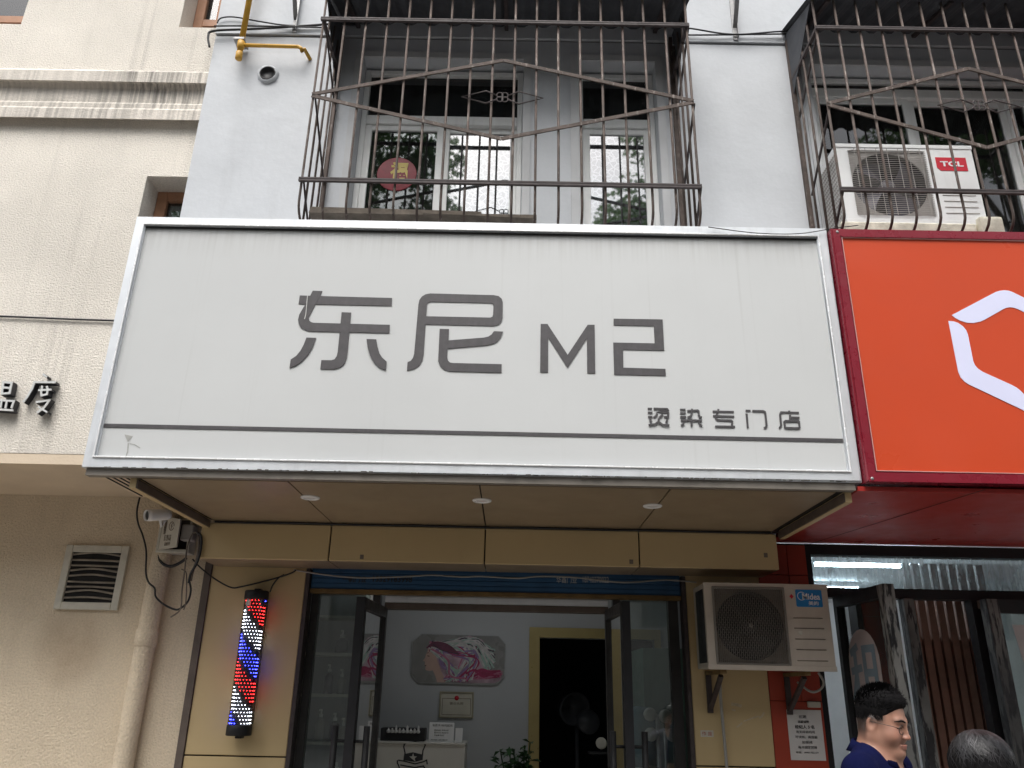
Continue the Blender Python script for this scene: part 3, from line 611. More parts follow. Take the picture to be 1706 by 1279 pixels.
# pill sticker with the character for rent, on leaf one
M['pill_pink'] = mat('pill_pink', (.50, .43, .42), .6); M['pill_ink'] = mat('pill_ink', (.20, .27, .32), .6)
def onF(F): return lambda u, v, d: F(u, v, .0045+d)
pl = thing('door_sticker', 'pale pink pill shaped sticker with grey character on the open door', 'sticker', tuple(F1(.3, 1.3, .006)))
def pill(x0, x1, z0, z1): r = (x1-x0)/2; c = (x0+x1)/2; return arc(c, z1-r, r, 0, 180, 14)+arc(c, z0+r, r, 180, 360, 14)
sgn = 1 if (F1(0, 0, 1)-F1(0, 0, 0)).x < 0 else -1
def g1(u, v, d): return F1(u, v, sgn*(.0045+d))
MB().prism([pill(.07, .45, .95, 2.02)], g1, .001).build('backing', 'pill_pink', pl)
mb = MB()
PS = lambda L: [(a-.07, b+.03) for a, b in L]
for i, s in enumerate([[(.17, 1.86), (.27, 1.90)], [(.16, 1.76), (.30, 1.78)], [(.225, 1.88), (.225, 1.5)], [(.22, 1.74), (.16, 1.6)], [(.34, 1.9), (.34, 1.5)], [(.34, 1.88), (.46, 1.88), (.46, 1.5)], [(.34, 1.75), (.46, 1.75)], [(.34, 1.62), (.46, 1.62)], [(.30, 1.5), (.50, 1.5)]]): mb.stroke(PS(s), .042, g1, .001, lift=.0012+.0003*i)
mb.build('character', 'pill_ink', pl)
M['yellow_label'] = mat('yellow_label', (.50, .36, .05), .6)
def lab(F, u0, u1, v0, v1, label, s):
    g = lambda u, v, d: F(u, v, s*(.0045+d))
    o = thing('door_label', label, 'label', tuple(F((u0+u1)/2, v0, s*.005)), 'yellow door labels')
    MB().prism([[(u0, v0), (u1, v0), (u1, v1), (u0, v1)]], g, .001).build('backing', 'yellow_label', o)
    if s*(F(0, 0, 1)-F(0, 0, 0)).x < 0: text('推', u0+.02, u1-.02, v0+.03, v1-.05, 0, 'print_black', o, 'character', fn=lambda u, v, d: g(u, v, d+.0012))
    else: text('推', u0+.02, u1-.02, v0+.03, v1-.05, 0, 'print_black', o, 'character', fn=lambda u, v, d: g(u0+u1-u, v, d+.0012))
d2 = (F2(0, 0, 1)-F2(0, 0, 0)).y; s2 = -1 if d2 > 0 else 1
lab(F2, .52, .62, 1.24, 1.42, 'yellow push label on the glass door right of the slat screen', s2)
M['poster_pale'] = mat('poster_pale', (.52, .52, .53), .7)
def g2(u, v, d): return F2(u, v, s2*(.0045+d))
wl = (F2(1, 0, 0)-F2(0, 0, 0)).length
po = thing('glass_poster', 'pale pointed paper strip stuck on the right glass door', 'poster', tuple(g2(.4, 1.5, 0)))
LW = (Vector((3.75, .20))-Vector((at(1640, 1018, .12).x, .12))).length
mb = MB(); u = LW-.16; mb.prism([[(u, 2.08), (u-.5, 2.08), (u-.5, 2.0), (u-.22, 1.95), (u-.21, 1.6), (u-.16, 1.55), (u-.06, 1.62), (u-.02, 1.9)]], g2, .001); mb.build('sheet', 'poster_pale', po)

# ---------------------------------------------------------------- barber shop: shutter, sidelights, header, room
z0_, z1_ = at(830, 985, WY).z, 2.338
SH = thing('roller_shutter', 'blue rolled up shutter bar with phone numbers above the glass doors', 'shutter', (0, .0, z0_))
mb = MB(); mb.box((DX0+.03, WY+.035, z0_), (DX1-.03, WY+.10, z1_))
for i in range(4): mb.box((DX0+.032, WY+.028, z0_+.006+i*.031), (DX1-.032, WY+.036, z0_+.033+i*.031), .003)
mb.build('curtain', 'shutter_blue', SH)
MB().box((DX0+.03, WY+.02, z0_-.028), (DX1-.03, WY+.10, z0_-.002), .003).build('bottom_rail', 'shutter_rust', SH)
for x in (DX0+.002, DX1-.028): MB().box((x, WY-.006, 0), (x+.026, WY+.09, z1_), .002).build('guide_rail', 'dark_iron', SH)
def txt_at(body, pa, pb, ya, yb, Y, m, par, name='lettering', bold=0.): 
    a = at(pa, yb, Y); b = at(pb, ya, Y); return text(body, a.x, b.x, a.z, b.z, Y, m, par, name, bold=bold)
txt_at('一帆门业', 570, 611, 960, 970, WY+.0278, 'print_black', SH, bold=.02); txt_at('15529183998', 621, 687, 960, 969, WY+.0278, 'print_black', SH, bold=.02)
txt_at('华鑫门业', 927, 961, 961, 971, WY+.0278, 'poster_pale', SH); txt_at('18740370022', 971, 1014, 961, 970, WY+.0278, 'poster_pale', SH)
GF = thing('door_surround', 'steel and black door surround with two narrow glass sidelights', 'door frame', (0, .2, 0))
DY = .31
mb = MB(); mb.box((-.80, DY-.02, 2.1515), (.615, DY+.06, 2.192), .003); mb.build('header_rail', 'alu_white', GF)
mb = MB(); mb.box((-.80, DY-.022, 2.112), (.615, DY+.062, 2.150), .003); mb.build('header_bar', 'dark_trim', GF)
for x0, x1 in ((DX0+.0, -.80), (.615, DX1)):
    mb = MB(); mb.box((x0+.03, DY-.02, .03), (x0+.075, DY+.05, 2.4)); mb.box((x1-.075, DY-.02, .03), (x1-.03, DY+.05, 2.4)) if x0 < 0 else mb.box((x1-.10, DY-.02, .03), (x1-.04, DY+.05, 2.4))
    mb.box((x0+.075, DY-.018, .03), (x1-.1, DY+.048, .12)); mb.build('sidelight_frame', 'door_steel', GF)
    MB().box((x0+.076, DY+.01, .12), (x1-.101, DY+.018, 2.4)).build('sidelight_pane', 'glass_door', GF)
IR = thing('shop_room', 'grey painted barber shop room behind the open glass doors', 'room', (0, 1.2, 0))
IY = 2.0
dx0, dz1 = at(882, 1045, IY).x, at(882, 1045, IY).z; dxi, dzi = at(899, 1062, IY).x, at(899, 1062, IY).z
mb = MB(); wall(mb, -1.72, 1.46, 0, 2.95, IY, .12, [(dxi, dxi+.95, .02, dzi)]); mb.build('back_wall', 'inner_wall', IR)
MB().box((-1.80, .25, 0), (-1.72, IY, 2.95)).box((1.46, .25, 0), (1.53, IY, 2.95)).build('side_wall', 'inner_wall', IR)
MB().box((-1.72, .32, 2.62), (1.46, IY, 2.68)).build('ceiling', 'ceiling_white', IR)
MB().box((-1.72, WY+.03, .002), (1.46, IY+2, .02)).build('floor', 'floor_tile', IR)
MB().box((XL, WY+.101, 2.42), (1.5, WY+.16, 2.68)).build('lintel', 'inner_wall', IR)
mb = MB(); mb.box((dx0, IY-.03, .02), (dxi, IY-.001, dz1)); mb.box((dxi, IY-.032, dzi), (dxi+1.0, IY-.001, dz1)); mb.box((dxi+.95, IY-.03, .02), (dxi+1.0, IY-.001, dzi)); mb.build('door_frame', 'gold_frame', IR)
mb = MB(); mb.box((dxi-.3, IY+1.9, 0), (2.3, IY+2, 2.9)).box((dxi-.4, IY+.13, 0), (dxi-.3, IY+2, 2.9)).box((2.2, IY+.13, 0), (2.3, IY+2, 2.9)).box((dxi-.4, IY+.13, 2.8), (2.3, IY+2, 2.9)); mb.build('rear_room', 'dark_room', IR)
CL = thing('fill_light', 'unseen strip lamp added on the barber shop ceiling to brighten the room', 'added light', (-.1, 1.0, 2.6))  # out of view, added because daylight alone leaves the room too dark
MB().box((-.72, .93, 2.585), (.52, 1.07, 2.618), .004).build('housing', 'print_white', CL)
MB().box((-.70, .945, 2.574), (.50, 1.055, 2.5845)).build('diffuser', emis('fill_lamp', (.93, .97, 1), 3.3), CL)
# picture, certificate
def P2(px, py, Y=IY-.002): p = at(px, py, Y); return (p.x, p.z)
kx = 190/1429; kp = lambda u, v: P2(670+u*kx, 1040+v*kx)
PT = thing('wall_picture', 'clipped corner picture of a woman with windblown pastel hair on the grey wall', 'picture', (*[at(763, 1140, IY).x], IY, at(763, 1140, IY).z))
oc = [(130, 215), (245, 118), (1210, 145), (1298, 250), (1283, 660), (1175, 765), (200, 735), (108, 620)]
M['pic_bg'] = mat('pic_bg', (.23, .225, .215), .3, .25, 2.5); M['pic_edge'] = mat('pic_edge', (.32, .33, .32), .3); M['pic_skin'] = mat('pic_skin', (.46, .31, .255), .4)
MB().prism([[kp(*p) for p in oc]], onY(IY-.001), .016).build('edge', 'pic_edge', PT)
oc2 = [(702+(u-702)*.985, 440+(v-440)*.975) for u, v in oc]
MB().prism([[kp(*p) for p in oc2]], onY(IY-.0172), .001).build('canvas', 'pic_bg', PT)
face = [(330, 290), (320, 340), (300, 380), (290, 420), (262, 455), (290, 470), (285, 500), (280, 515), (300, 525), (288, 545), (300, 575), (345, 585), (385, 575), (420, 650), (440, 725), (560, 728), (520, 600), (480, 400), (420, 280)]
MB().prism([[kp(*p) for p in face]], onY(IY-.0184), .0005).build('portrait', 'pic_skin', PT)
mb = MB(); f_ = lambda u, v, d: Vector((kp(u, v)[0], IY-.0191-d, kp(u, v)[1]))
mb.stroke([(312, 362), (335, 352)], 7, f_, .0004); mb.stroke([(318, 395), (345, 400)], 10, f_, .0004); mb.stroke([(284, 515), (305, 518)], 9, f_, .0004); mb.build('features', mat('pic_ink', (.07, .03, .04), .5), PT)
cols = {'pink': (.42, .14, .22), 'mint': (.30, .42, .36), 'purple': (.24, .16, .30), 'pale': (.50, .47, .46), 'magenta': (.30, .03, .09), 'dark': (.06, .045, .065)}
mass = [(320, 300), (400, 215), (520, 205), (640, 290), (700, 170), (850, 145), (1000, 190), (1090, 300), (1120, 430), (1080, 540), (1250, 640), (1240, 700), (1150, 735), (780, 738), (640, 725), (540, 690), (480, 560), (430, 420), (420, 320)]
MB().prism([[kp(*p) for p in mass]], onY(IY-.01892), .0003).build('hair_mass', mat('pic_mass', (.36, .25, .29), .4, .6, 9), PT)
hair = {k: MB() for k in cols}; rr = random.Random(3); base_y = IY-.0194
for i in range(230):
    t = rr.random(); u0 = 340+rr.uniform(0, 150); v0 = 250+rr.uniform(-40, 90)
    if t < .35: mid = (650+rr.uniform(-40, 60), 330+rr.uniform(-90, 60)); m3 = (900+rr.uniform(-90, 70), 380+rr.uniform(-120, 120)); end = (780+rr.uniform(-120, 120), 660+rr.uniform(-80, 60))
    elif t < .65: mid = (600+rr.uniform(-60, 60), 270+rr.uniform(-60, 40)); m3 = (880+rr.uniform(-60, 60), 190+rr.uniform(-20, 90)); end = (1110+rr.uniform(-90, 60), 420+rr.uniform(-120, 160))
    elif t < .85: mid = (520+rr.uniform(-30, 60), 470+rr.uniform(-50, 60)); m3 = (640+rr.uniform(-60, 60), 600+rr.uniform(-50, 50)); end = (700+rr.uniform(-180, 100), 700+rr.uniform(-30, 25))
    else: u0, v0 = 800, 620; mid = (900, 600+rr.uniform(-30, 80)); m3 = (1020, 590+rr.uniform(-30, 90)); end = (1230+rr.uniform(-100, 30), 620+rr.uniform(-40, 60))
    pts = [(p.x, p.y) for p in smooth_pts([(u0, v0, 0), (*mid, 0), (*m3, 0), (*end, 0)], 6)]
    pts = [(u, min(722, max(150, v))) for u, v in pts]
    key = rr.choice(['magenta', 'magenta', 'pink'] if t >= .85 else ['dark', 'mint', 'pale', 'mint'] if .35 <= t < .65 else ['pink', 'purple', 'pale', 'mint', 'magenta'])
    w0 = rr.uniform(10, 26)
    hair[key].stroke(pts, w0, lambda u, v, d, b=base_y-.00002*i: Vector((kp(u, v)[0], b-d, kp(u, v)[1])), .00001)
for i in range(26):
    pts = [(p.x, p.y) for p in smooth_pts([(310+i*3, 300-i*2, 0), (400+i*4, 225+i*4, 0), (540+i*5, 240+i*5, 0), (640+i*3, 300+i*3, 0)], 5)]
    hair['dark' if i % 3 else 'magenta'].stroke(pts, 14, lambda u, v, d, b=base_y-.0048-.00002*i: Vector((kp(u, v)[0], b-d, kp(u, v)[1])), .00001)
for k_, mb in hair.items(): mb.build('hair_streaks', mat('pic_'+k_, cols[k_], .4, .2, 30), PT)
CE = thing('certificate', 'framed certificate with a red seal hanging under the picture', 'certificate', (at(760, 1197, IY).x, IY, at(760, 1197, IY).z))
cx0, cx1, cz0, cz1 = at(732, 1175, IY).x, at(789, 1175, IY).x, at(760, 1196, IY).z, at(760, 1152, IY).z
mb = MB(); frame(mb, cx0, cx1, cz0, cz1, IY-.018, IY-.001, .012, .002); mb.build('frame', mat('cert_frame', (.33, .30, .21), .4), CE)
M['cert_paper'] = mat('cert_paper', (.52, .49, .40), .6)
MB().box((cx0+.01, IY-.008, cz0+.01), (cx1-.01, IY-.001, cz1-.01)).build('sheet', 'cert_paper', CE)
mb = MB(); frame(mb, cx0+.022, cx1-.022, cz0+.022, cz1-.05, IY-.0092, IY-.0082, .004); mb.build('border', 'plank', CE)
ccx = (cx0+cx1)/2; MB().lathe((ccx, IY-.0085, cz1-.048), (0, -1, 0), [(0, .002), (.018, .002), (.018, 0)], 20).build('seal', 'badge_red', CE)
text('营业执照', ccx-.055, ccx+.055, cz1-.10, cz1-.078, IY-.0082, 'plank', CE)
# counter with a stencilled top hat
CY = 1.5; c0 = at(640, 1236, CY); c1 = at(775, 1238, CY)
CT = thing('reception_counter', 'cream reception counter with a black top hat stencil', 'counter', ((c0.x+c1.x)/2, CY, 0))
MB().box((c0.x-.25, CY, .02), (c1.x, CY+.36, c1.z-.012), .003).build('front', 'white_lam', CT)
MB().box((c0.x-.26, CY-.01, c1.z-.0115), (c1.x+.005, CY+.37, c1.z), .002).build('top', 'white_lam', CT)
kh = 300/1706
def fh(u, v, d): p = at(600+u*kh, 1180+v*kh, CY); return Vector((p.x, CY-.0005-d, p.z))
mb = MB()
for i, s in enumerate([[(420, 345), (412, 360), (425, 420), (415, 495)], [(412, 345), (440, 325), (520, 318), (600, 325), (618, 345), (595, 400), (585, 490)], [(360, 490), (420, 500), (520, 525), (600, 505), (630, 490), (636, 530)], [(355, 490), (352, 515), (365, 540), (380, 600)], [(380, 535), (430, 545), (520, 560), (600, 545), (630, 600)]]): mb.stroke(s, 13, fh, .0008, lift=.0002*i)
star = [(502+(38 if k % 2 == 0 else 16)*math.sin(k*math.pi/5), 468-(46 if k % 2 == 0 else 18)*math.cos(k*math.pi/5)) for k in range(10)]
mb.prism([[(425, 430), (500, 415), (585, 435), (582, 490), (520, 508), (420, 492)], star], fh, .0009); mb.build('hat_stencil', 'print_black', CT)
# things on the counter
bx0, bx1 = at(633, 1234, CY+.1).x, at(707, 1234, CY+.1).x; bz = at(680, 1213, CY+.1).z; tz = c1.z
DB = thing('display_box', 'long black box with a row of small pale ornaments on the counter', 'box', ((bx0+bx1)/2, CY+.15, tz))
MB().box((bx0, CY+.1, tz), (bx1, CY+.25, bz), .004).build('box', 'print_black', DB)
for i in range(9):
    x = bx0+.06+(bx1-bx0-.1)*i/8.3; mb = MB(); h_ = .025+.02*(i % 3 == 2); mb.lathe((x, CY+.09, bz-.035), (0, 0, 1), [(0, 0), (.012, .003), (.015, .015), (.009, .024), (.007+.004*(i % 2), h_), (0, h_+.012)], 10); mb.build('ornament', 'paper', DB)
for (pa, pb, ya, yb, nm, lab_) in ((714, 757, 1204, 1236, 'price_card', 'white price card with black printed lines standing on the counter'), (758, 771, 1213, 1236, 'small_card', 'small blank white card standing beside the price card')):
    a = at(pa, yb, CY+.06); b = at(pb, ya, CY+.06); C_ = thing(nm, lab_, 'card', ((a.x+b.x)/2, CY+.06, tz))
    MB().box((a.x, CY+.06, tz), (b.x, CY+.066, b.z), .001).build('sheet', 'print_white', C_)
    if nm == 'price_card':
        w_ = b.x-a.x; hh = b.z-tz
        text('会员卡100元起充', a.x+.12*w_, a.x+.93*w_, tz+.80*hh, tz+.92*hh, CY+.0598, 'print_black', C_)
        for i, s in enumerate(('剪发8折 烫染6折', '充500元 送200元', '卡金额 50元')): text(s, a.x+.2*w_, a.x+(.78 if i < 2 else .6)*w_, tz+(.58-.13*i)*hh, tz+(.64-.13*i)*hh, CY+.0598, 'print_black', C_)
        text('预约电话 18991702179', a.x+.08*w_, a.x+.75*w_, tz+.08*hh, tz+.15*hh, CY+.0598, 'print_black', C_)
# potted plant
pp = at(868, 1262, 1.2); PL = thing('potted_plant', 'leafy green potted plant in front of the gold door frame', 'plant', (pp.x, 1.2, 0))
MB().lathe((pp.x, 1.2, .02), (0, 0, 1), [(0, 0), (.10, 0), (.14, .5), (.15, .52), (.13, .52), (.12, .46), (0, .46)], 24).build('pot', 'white_lam', PL)
mb = MB(); lf = MB(); rr = random.Random(5)
for i in range(15):
    an = rr.uniform(0, 6.28); sp = rr.uniform(.02, .15); h_ = rr.uniform(1.10, 1.33); top = Vector((pp.x+math.cos(an)*sp, 1.2+math.sin(an)*sp, h_))
    mb.tube(smooth_pts([(pp.x+math.cos(an)*.03, 1.2+math.sin(an)*.03, .45), (pp.x+math.cos(an)*sp*.5, 1.2+math.sin(an)*sp*.5, .9), top], 4), .005, 5)
    for j in range(20):
        b_ = top-Vector((0, 0, rr.uniform(0, .26))); a2 = rr.uniform(0, 6.28); ln = rr.uniform(.055, .10); d = Vector((math.cos(a2), math.sin(a2), rr.uniform(-.5, .6))).normalized(); sd_ = d.cross(Vector((0, 0, 1))).normalized()*ln*.24
        m_ = b_+d*ln*.5+Vector((0, 0, .01)); e_ = b_+d*ln-Vector((0, 0, .012))
        lf.quad(b_, m_+sd_, e_, m_-sd_)
mb.build('stem', 'plant_leaf', PL); lf.build('leaves', 'plant_leaf', PL, fix=False)
# stool, hair dryer hood, bottle shelf and the stand seen through the panes
q = at(962, 1190, 3.0); HD = thing('hair_dryer_hood', 'dim grey salon hair dryer hood in the dark doorway', 'hair dryer', (q.x, 3, 0))
M['dim_plastic'] = mat('dim_plastic', (.10, .105, .115), .4)
MB().lathe((q.x-.03, 3, q.z+.05), (.3, -1, -.25), [(0, -.16), (.09, -.14), (.14, -.06), (.15, .02), (.13, .02), (.10, -.06), (0, -.1)], 24).build('hood', 'dim_plastic', HD)
MB().lathe((q.x+.1, 3.02, q.z-.06), (.2, -1, .2), [(0, -.12), (.08, -.10), (.11, .0), (.10, .02), (0, .03)], 20).build('motor', 'dim_plastic', HD)
MB().tube([(q.x, 3.1, .05), (q.x, 3.1, q.z)], .018, 10).box((q.x-.2, 2.9, .02), (q.x+.2, 3.3, .05), .01).build('stand', 'dim_plastic', HD)
q = at(1002, 1238, 1.7); CM = thing('wall_lamp', 'small round pale spotlight head on a black shelf by the dark doorway', 'lamp', (q.x, 1.7, q.z-.05))
MB().lathe((q.x, 1.7, q.z), (-.2, -1, .1), [(0, -.06), (.03, -.05), (.042, 0), (.042, .012), (.034, .015), (0, .01)], 20).build('head', 'vent_frame', CM)
MB().box((q.x-.1, 1.66, q.z-.075), (q.x+.12, 1.78, q.z-.06)).box((q.x-.008, 1.71, q.z-.06), (q.x+.008, 1.725, q.z-.03)).build('shelf', 'print_black', CM)
# shelf unit left
hx0, hx1 = -1.60, -1.06; SU = thing('shelf_unit', 'white open shelf unit seen through the left glass sidelight', 'shelf', ((hx0+hx1)/2, 1.2, 0))
for x in (hx0, hx1): MB().box((x, .95, .02), (x+.018, 1.25, 2.3)).build('side_panel', 'white_lam', SU)
for z in (.6, .95, 1.28, 1.58, 1.85, 2.1): MB().box((hx0+.018, .95, z), (hx1, 1.25, z+.018)).build('shelf_board', 'white_lam', SU)
MB().box((hx0, 1.251, .02), (hx1+.018, 1.262, 2.3)).build('back_panel', 'inner_wall', SU)
bot = 0
for x, z, h_, c_, r_ in ((-1.20, 1.298, .17, (.03, .02, .03), .035), (-1.30, 1.298, .20, (.4, .38, .36), .03), (-1.14, 1.298, .13, (.45, .43, .4), .024), (-1.18, 1.598, .15, (.35, .35, .33), .03), (-1.27, 1.598, .19, (.06, .04, .05), .032), (-1.2, 1.868, .14, (.12, .12, .13), .045), (-1.16, .968, .2, (.3, .1, .1), .04)):
    B_ = thing('pump_bottle', ['dark brown pump bottle with white pump on the shelf', 'tall pale bottle beside the brown pump bottle', 'short pale bottle at the shelf edge', 'pale bottle on the shelf above the brown pump bottle', 'dark bottle on the shelf above', 'squat grey jar on the upper shelf', 'red bottle on the low shelf'][bot], 'bottle', (x, 1.05, z), 'bottles on the shelf unit'); bot += 1
    MB().lathe((x, 1.05, z+.0005), (0, 0, 1), [(0, 0), (r_*.95, 0), (r_, .01), (r_, h_*.6), (r_*.5, h_*.7), (r_*.35, h_*.74), (0, h_*.75)], 16).build('body', mat('bottle', c_, .35), B_)
    MB().lathe((x, 1.05, z+h_*.75), (0, 0, 1), [(r_*.4, 0), (r_*.4, .02), (.006, .022), (.006, .045), (0, .046)], 12).box((x-.006, 1.005, z+h_*.75+.04), (x+.006, 1.056, z+h_*.75+.052)).build('pump', 'print_white', B_)
# right side: water bottle, stand
q = at(1062, 1228, 1.0); WB = thing('water_dispenser', 'blue water bottle on a white dispenser behind the right glass door', 'water dispenser', (q.x, 1.0, 0))
M['water_blue'] = mat('water_blue', (.08, .16, .2), .15)
MB().lathe((q.x, 1.0, q.z-.19), (0, 0, 1), [(0, 0), (.05, 0), (.06, .03), (.12, .06), (.125, .10), (.118, .14), (.125, .18), (.125, .33), (.1, .38), (0, .39)], 24).build('bottle', 'water_blue', WB)
MB().box((q.x-.15, .86, .02), (q.x+.15, 1.14, q.z-.18), .02, 2).build('cabinet', 'white_lam', WB)
q = at(1095, 1190, .7); TS = thing('salon_stand', 'pale wheeled salon stand with round lamp heads behind the right sidelight', 'stand', (q.x, .7, 0))
MB().tube([(q.x, .7, .05), (q.x, .7, q.z)], .012, 10).tube([(q.x+.05, .72, .05), (q.x+.05, .72, q.z-.1)], .012, 10).build('pole', 'galv', TS)
for dx, dz in ((-.05, .0), (.05, -.01), (-.05, -.12), (.09, -.12)): MB().lathe((q.x+dx, .69, q.z+dz), (0, -1, 0), [(0, .03), (.03, .03), (.042, .015), (.042, 0), (.03, -.02), (0, -.03)], 18).build('lamp_head', 'grille_grey', TS)
MB().box((q.x-.2, .5, .03), (q.x+.2, .9, .06), .02).build('base', 'print_black', TS)
MB().box((.95, 1.1, .02), (1.40, 1.97, 1.95)).box((1.0, 1.09, .2), (1.35, 1.098, 1.8)).build('cabinet', mat('green_cab', (.10, .17, .14), .4), None, tagd=('dull green tall cabinet in the right corner of the barber shop', 'cabinet'))

# ---------------------------------------------------------------- LED barber pole
pc = at(411, 1102, WY-.10); pc.y = WY-.075; pz0, pz1 = at(397, 1226, WY-.12).z, at(427, 983, WY-.12).z; pr = .068
BP = thing('barber_pole', 'lit LED barber pole with red, white and blue stripes on the yellow panel', 'barber pole', (pc.x, pc.y, pz0))
def cap(z0, z1): 
    mb = MB(); mb.lathe((pc.x, pc.y, z0), (0, 0, 1), [(0, 0), (pr, 0), (pr+.004, .004), (pr+.004, z1-z0-.004), (pr, z1-z0), (0, z1-z0)], 32); mb.box((pc.x-.05, pc.y+.02, z0+.003), (pc.x+.05, WY-.001, z1-.003)); return mb
for a_, b_ in ((pz0, pz0+.058), (pz1-.052, pz1)): cap(a_, b_).build('end_cap', 'door_black', BP)
for z in (pz0-.016, pz1+.001): MB().box((pc.x-.02, pc.y+.0, z), (pc.x+.018, pc.y+.06, z+.014), .003).build('mount_tab', 'door_black', BP)
lz0, lz1 = pz0+.058, pz1-.052
MB().lathe((pc.x, pc.y, lz0), (0, 0, 1), [(pr-.012, 0), (pr-.012, lz1-lz0)], 32).box((pc.x-.055, pc.y+.03, lz0), (pc.x+.055, WY-.001, lz1)).build('core', mat('led_board', (.035, .035, .04), .5), BP)
MB().lathe((pc.x, pc.y, lz0+.001), (0, 0, 1), [(pr, 0), (pr, lz1-lz0-.002)], 40).build('clear_cover', 'led_tube', BP)
M['led_red'] = emis('led_red', (1, .02, .02), 9); M['led_white'] = emis('led_white', (.85, .88, 1), 9); M['led_blue'] = emis('led_blue', (.03, .04, 1), 18)
stripes = {}; off = MB()
rows = 36
for i in range(rows):
    z = lz1-.008-(lz1-lz0-.016)*i/(rows-1); yy = 290+710*i/(rows-1)
    for j in range(11):
        th = R(-100+19*(j+.5*(i % 2))); u = math.sin(th)*.5+.5
        ph = (yy-332-140*u)/151; ix = math.floor(ph); fr_ = ph-ix
        d = Vector((math.sin(th), -math.cos(th), 0)); c_ = Vector((pc.x, pc.y, z))+d*(pr-.0112)
        lit = fr_ < .80
        mb = stripes.setdefault(ix, MB()) if lit else off
        r_ = .0021 if lit else .0012
        mb.lathe(c_, d, [(r_, 0), (r_*.8, .003), (r_*.3, .0048)], 6)
for ix, mb in stripes.items(): mb.build('led_stripe', ['led_white', 'led_blue', 'led_red'][ix % 3], BP)
off.build('unlit_leds', 'ac_aged', BP)
mb = MB(); mb.box((pc.x-.038, pc.y-pr-.0015, lz1-.04), (pc.x-.012, pc.y-pr+.012, lz1-.008)); mb.build('tag', 'paper', BP)

